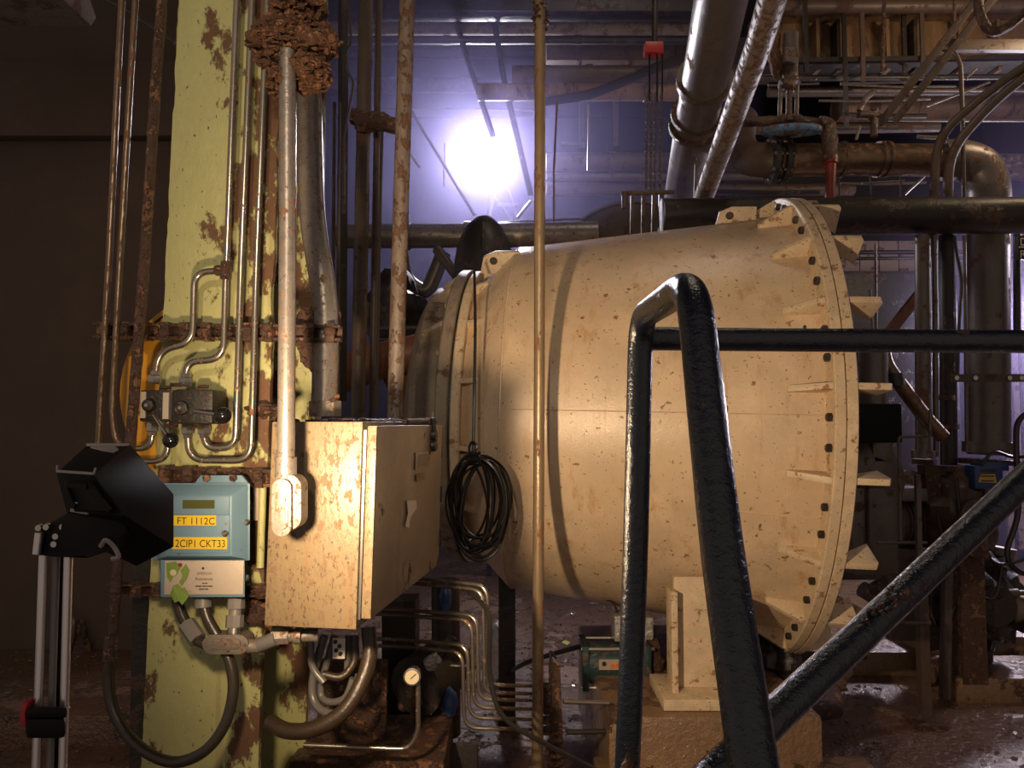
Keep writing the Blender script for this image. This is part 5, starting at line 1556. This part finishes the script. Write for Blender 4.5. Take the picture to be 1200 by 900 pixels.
for x, y, wd in ((1083, 541, 26), (1108, 549, 24), (1112, 500, 22), (1159, 541, 62), (1108, 466, 20)):
    MB().tube([P(x, y - 3, 4.5), P(x, y + 3, 4.5)], px2m(wd, 4.5) / 2, 20).build('flange', m_rust, pf)
MB().bar(P(1088, 545, 4.45), P(1090, 590, 4.45), 0.09, 0.09, (0, 1, 0)).build('stub', m_rust, pf)
pipe('dark_riser', 'dark square stanchion between the pumps', 'post', [(1098, 560, 4.8), (1098, 760, 4.8)], 22, m_dark, 4)
bx = thing('blue_box', 'small blue electrical box with a yellow label under the thickest pipe', 'box', P(1160, 574, 4.3))
slab(MB(), 1142, 546, 1176, 573, 4.3, 0.10).build('case', m_bluepaint, bx, bevel=0.006)
slab(MB(), 1149, 542, 1183, 552, 4.33, 0.10).build('lid', m_bluepaint, bx, bevel=0.006)
slab(MB(), 1150, 550, 1167, 553, 4.297, 0.004).build('slot', m_dark, bx)
lbx = MB().prism([P(1150, 556, 4.296), P(1166, 555.5, 4.296), P(1167, 560, 4.296), P(1168, 566, 4.296), P(1147, 565, 4.296), P(1147, 562, 4.296)], (0, 0.003, 0)).build('yellow_label', m_yellow, bx)
for y in (558, 563.5):
    MB().bar(P(1150, y, 4.2945), P(1165, y, 4.2945), 0.002, 0.008).build('label_line', m_dimink, lbx)
cbs = [[(1150, 545, 4.3), (1165, 530, 4.3), (1190, 536, 4.3), (1230, 530, 4.3)], [(1155, 575, 4.3), (1150, 620, 4.3), (1160, 655, 4.3), (1185, 660, 4.3), (1240, 640, 4.3)],
       [(1210, 480, 4.3), (1193, 495, 4.3), (1191, 530, 4.3), (1193, 600, 4.3), (1180, 650, 4.3), (1200, 672, 4.3), (1240, 670, 4.3)], [(1120, 560, 4.3), (1130, 640, 4.3), (1140, 690, 4.3), (1165, 700, 4.3), (1175, 660, 4.3)],
       [(1098, 600, 4.3), (1110, 650, 4.3), (1125, 690, 4.3), (1115, 720, 4.3)], [(1105, 770, 4.3), (1098, 800, 4.3), (1090, 800, 4.3), (1086, 780, 4.3)]]
cl6 = ('looped cable lying over the lid of the blue box', 'cable dropping from the blue box in a wide loop', 'thick black cable hanging at the frame edge', 'cable looping between the pump casings', 'thin cable drooping beside the square post', 'short cable loop between the two posts')
for k, pts in enumerate(cbs):
    o = MB().tube(smoothpath([P(*q) for q in pts]), 0.016 if k == 2 else 0.010, 8).build('loose_cable', m_cable)
    tag(o, cl6[k], 'cable')
sp_ = thing('suction_elbow', 'dull grey suction elbow with a flange on the plinth at the frame edge', 'pipe', P(1180, 750, 4.6))
MB().tube(smoothpath([P(1168, 640, 4.7), P(1164, 668, 4.7), P(1158, 684, 4.7)]), 0.11, 18).build('cone', m_greypipe, sp_)
MB().tube(smoothpath([P(1150, 700, 4.55), P(1172, 702, 4.5), P(1200, 716, 4.45), P(1260, 740, 4.4)]), 0.09, 18).build('elbow', m_greypipe, sp_)
MB().bar(P(1180, 715, 4.55), P(1178, 752, 4.55), 0.06, 0.1, (0, 1, 0)).build('foot', m_dark, sp_)
MB().bar(P(1196, 728, 4.4), P(1230, 742, 4.4), 0.1, 0.12).build('flange', m_dark, sp_)
pipe('knobbed_bar', 'level bar with a knob above the suction elbow', 'bar', [(1180, 695, 4.4), (1260, 694, 4.4)], 6, m_brownpipe, 10, collars=((0.08, 1.7, 0.06, 'knob'),))

# plinth and step
a = P(1100, 768, 4.9)
struct(MB().box((4.6, 5.6, 0.10), (4.0, 1.7, 0.24)).build('trim_4', m_concrete, bevel=0.02))
c = P(1108, 778, 4.35)
struct(MB().box((c.x + 2.0, 4.45, 0.06), (4.0, 0.42, 0.15)).build('trim_5', m_concrete, bevel=0.02))
struct(MB().box((2.35, 5.3, 0.06), (1.3, 1.2, 0.16)).build('trim_6', m_concrete, bevel=0.03))
o = MB().lathe([(-0.12, 0.06), (-0.1, 0.09), (0.1, 0.09), (0.12, 0.06)], P(955, 822, 3.7), (1, 0.3, 0), 18).build('floor_pipe_stub', m_rust)
tag(o, 'short rusty pipe stub lying behind the sloping rail foot', 'pipe')
o = MB().blob(P(910, 775, 3.5), (0.10, 0.12, 0.14), 0.4, 9, 16).build('valve_lump', m_dark)
tag(o, 'dark wet valve lump under the vessel flange', 'valve')
o = MB().bar(P(890, 770, 3.9), P(1010, 758, 3.9), 0.10, 0.10).build('skid_beam', m_dark)
tag(o, 'dark skid beam passing under the lower edge of the flange', 'beam')
o = MB().blob(P(945, 795, 3.9), (0.22, 0.2, 0.10), 0.4, 8, 16).build('sludge_heap', m_concrete)
stuff(o, 'heap of dark wet sludge under the vessel flange', 'sludge')

# wall hook and loose wire before the dark wall
o = MB().tube(smoothpath([P(80, 715, 4.7), P(86, 728, 4.66), P(84, 752, 4.66), P(78, 770, 4.7)]), 0.014, 8).build('wall_wire', m_greypipe)
tag(o, 'pale loose wire hooked on the dark wall behind the stand', 'wire')
o = MB().blob(P(95, 765, 4.7), (0.06, 0.04, 0.2), 0.5, 14, 12).build('wall_fitting', m_rust)
tag(o, 'crusted fitting on the dark wall behind the stand', 'fitting')
pipe('roof_conduit', 'thin conduit slanting over the dark wall near the ceiling', 'conduit', [(110, -8, 4.2), (150, 12, 4.2), (205, 50, 4.2)], 6, m_greypipe, 8)

# ------------------------------------------------------------------ litter on the floor
mb = MB()
for k in range(5200):
    x, y = random.uniform(-5.0, 4.6), random.uniform(2.4, 9.0)
    if y > 4.7 and x < -1.2:
        continue
    if x < -1.3 and y > 3.69:
        z = 0.145
    else:
        z = 0.018 * noise.noise(V((x * 1.1, y * 1.1, 3))) + 0.010 * noise.noise(V((x * 4, y * 4, 9))) - 0.008
    s = random.uniform(0.004, 0.016) * (1.6 if random.random() < 0.06 else 1)
    mb.box((x, y, z), (s * 1.6, s, 0.006), Matrix.Rotation(random.uniform(0, 6.3), 3, 'Z') @ Matrix.Rotation(random.uniform(-0.6, 0.6), 3, 'X'))
stuff(mb.build('floor_litter', mat('wet_litter', (0.20, 0.13, 0.09), (0.08, 0.05, 0.035), rough=0.15, wet=0.8, bump=0.3, vscale=12)), 'scattered wet scraps and chips over the brown floor', 'litter')

# ------------------------------------------------------------------ haze in the back bay that also stands for lens glow
hm = bpy.data.materials.new('haze')
hm.use_nodes = True
nt = hm.node_tree
nt.nodes.clear()
out = nt.nodes.new('ShaderNodeOutputMaterial')
vs_ = nt.nodes.new('ShaderNodeVolumeScatter')
vs_.inputs['Color'].default_value = (0.58, 0.53, 1.0, 1)  # purple tint carries the floodlight's lens glow
vs_.inputs['Density'].default_value = 0.075
vs_.inputs['Anisotropy'].default_value = 0.75
nt.links.new(vs_.outputs[0], out.inputs['Volume'])
o = MB().box((-0.1, 6.85, 3.25), (3.9, 3.4, 6.2)).build('haze', hm)
stuff(o, 'thin haze and lens glow in the bay around the glaring floodlight', 'haze')
hm2 = hm.copy()
hm2.name = 'flare_veil'
hm2.node_tree.nodes['Volume Scatter'].inputs['Density'].default_value = 0.032
hm2.node_tree.nodes['Volume Scatter'].inputs['Anisotropy'].default_value = 0.5
o = MB().box((5.2, 6.6, 2.6), (3.4, 3.4, 5.0)).build('haze', hm2)  # volume added for the purple flare at the right edge
stuff(o, 'purple veil of lens flare in the side bay behind the upright pipes', 'haze')

# ------------------------------------------------------------------ groups of repeats
GROUPS = {'steel_tube': 'bright steel instrument tubes', 'rusty_tube': 'rusty tubes before the dark wall', 'rusty_pipe': 'rusty pipes by the column', 'rusty_bracket': 'rusty brackets on the column',
          'strut_rail': 'rusty rails across the column', 'riser_pipe': 'risers behind the cabinet', 'roof_pipe': 'level roof pipes in the back bay', 'stay_wire': 'stays and wires around the floodlight',
          'slanted_pipe': 'small pipes behind the rusty riser', 'slanting_pipe': 'slanting pipes up to the roof', 'level_pipe': 'level pipes under the girder', 'bent_pipe': 'bent pipes near the roof',
          'brace_angle': 'brace angles near the roof', 'hanger_rod': 'rusty hanger rods', 'drop_wire': 'drop wires below the flanged run', 'cable_stub': 'short cables in the roof space', 'upright_pipe': 'upright pipes in the side bay',
          'wall_pipe': 'pipes across the pale wall', 'wall_conduit': 'conduits past the gussets', 'valve_rod': 'cranked rod parts', 'pump_casing': 'pump casings', 'loose_cable': 'loose cables around the pumps',
          'conduit': 'bare conduits before the column', 'conduit_fitting': 'oval conduit fittings', 'rail_post': 'posts on the wet floor', 'drain_tube': 'tubes leaving the manifold', 'pipe_hanger': 'pipe hangers',
          'machine_plinth': 'low blocks under the cabinet', 'roof_cable': 'thin lines in the roof clutter', 'flat_hanger': 'flat hangers before the girder'}
for o in list(COL.objects):
    b_ = o.name.split('.')[0]
    if o.parent is None and b_ in GROUPS and o.get('category') and not o.get('group'):
        o['group'] = GROUPS[b_]
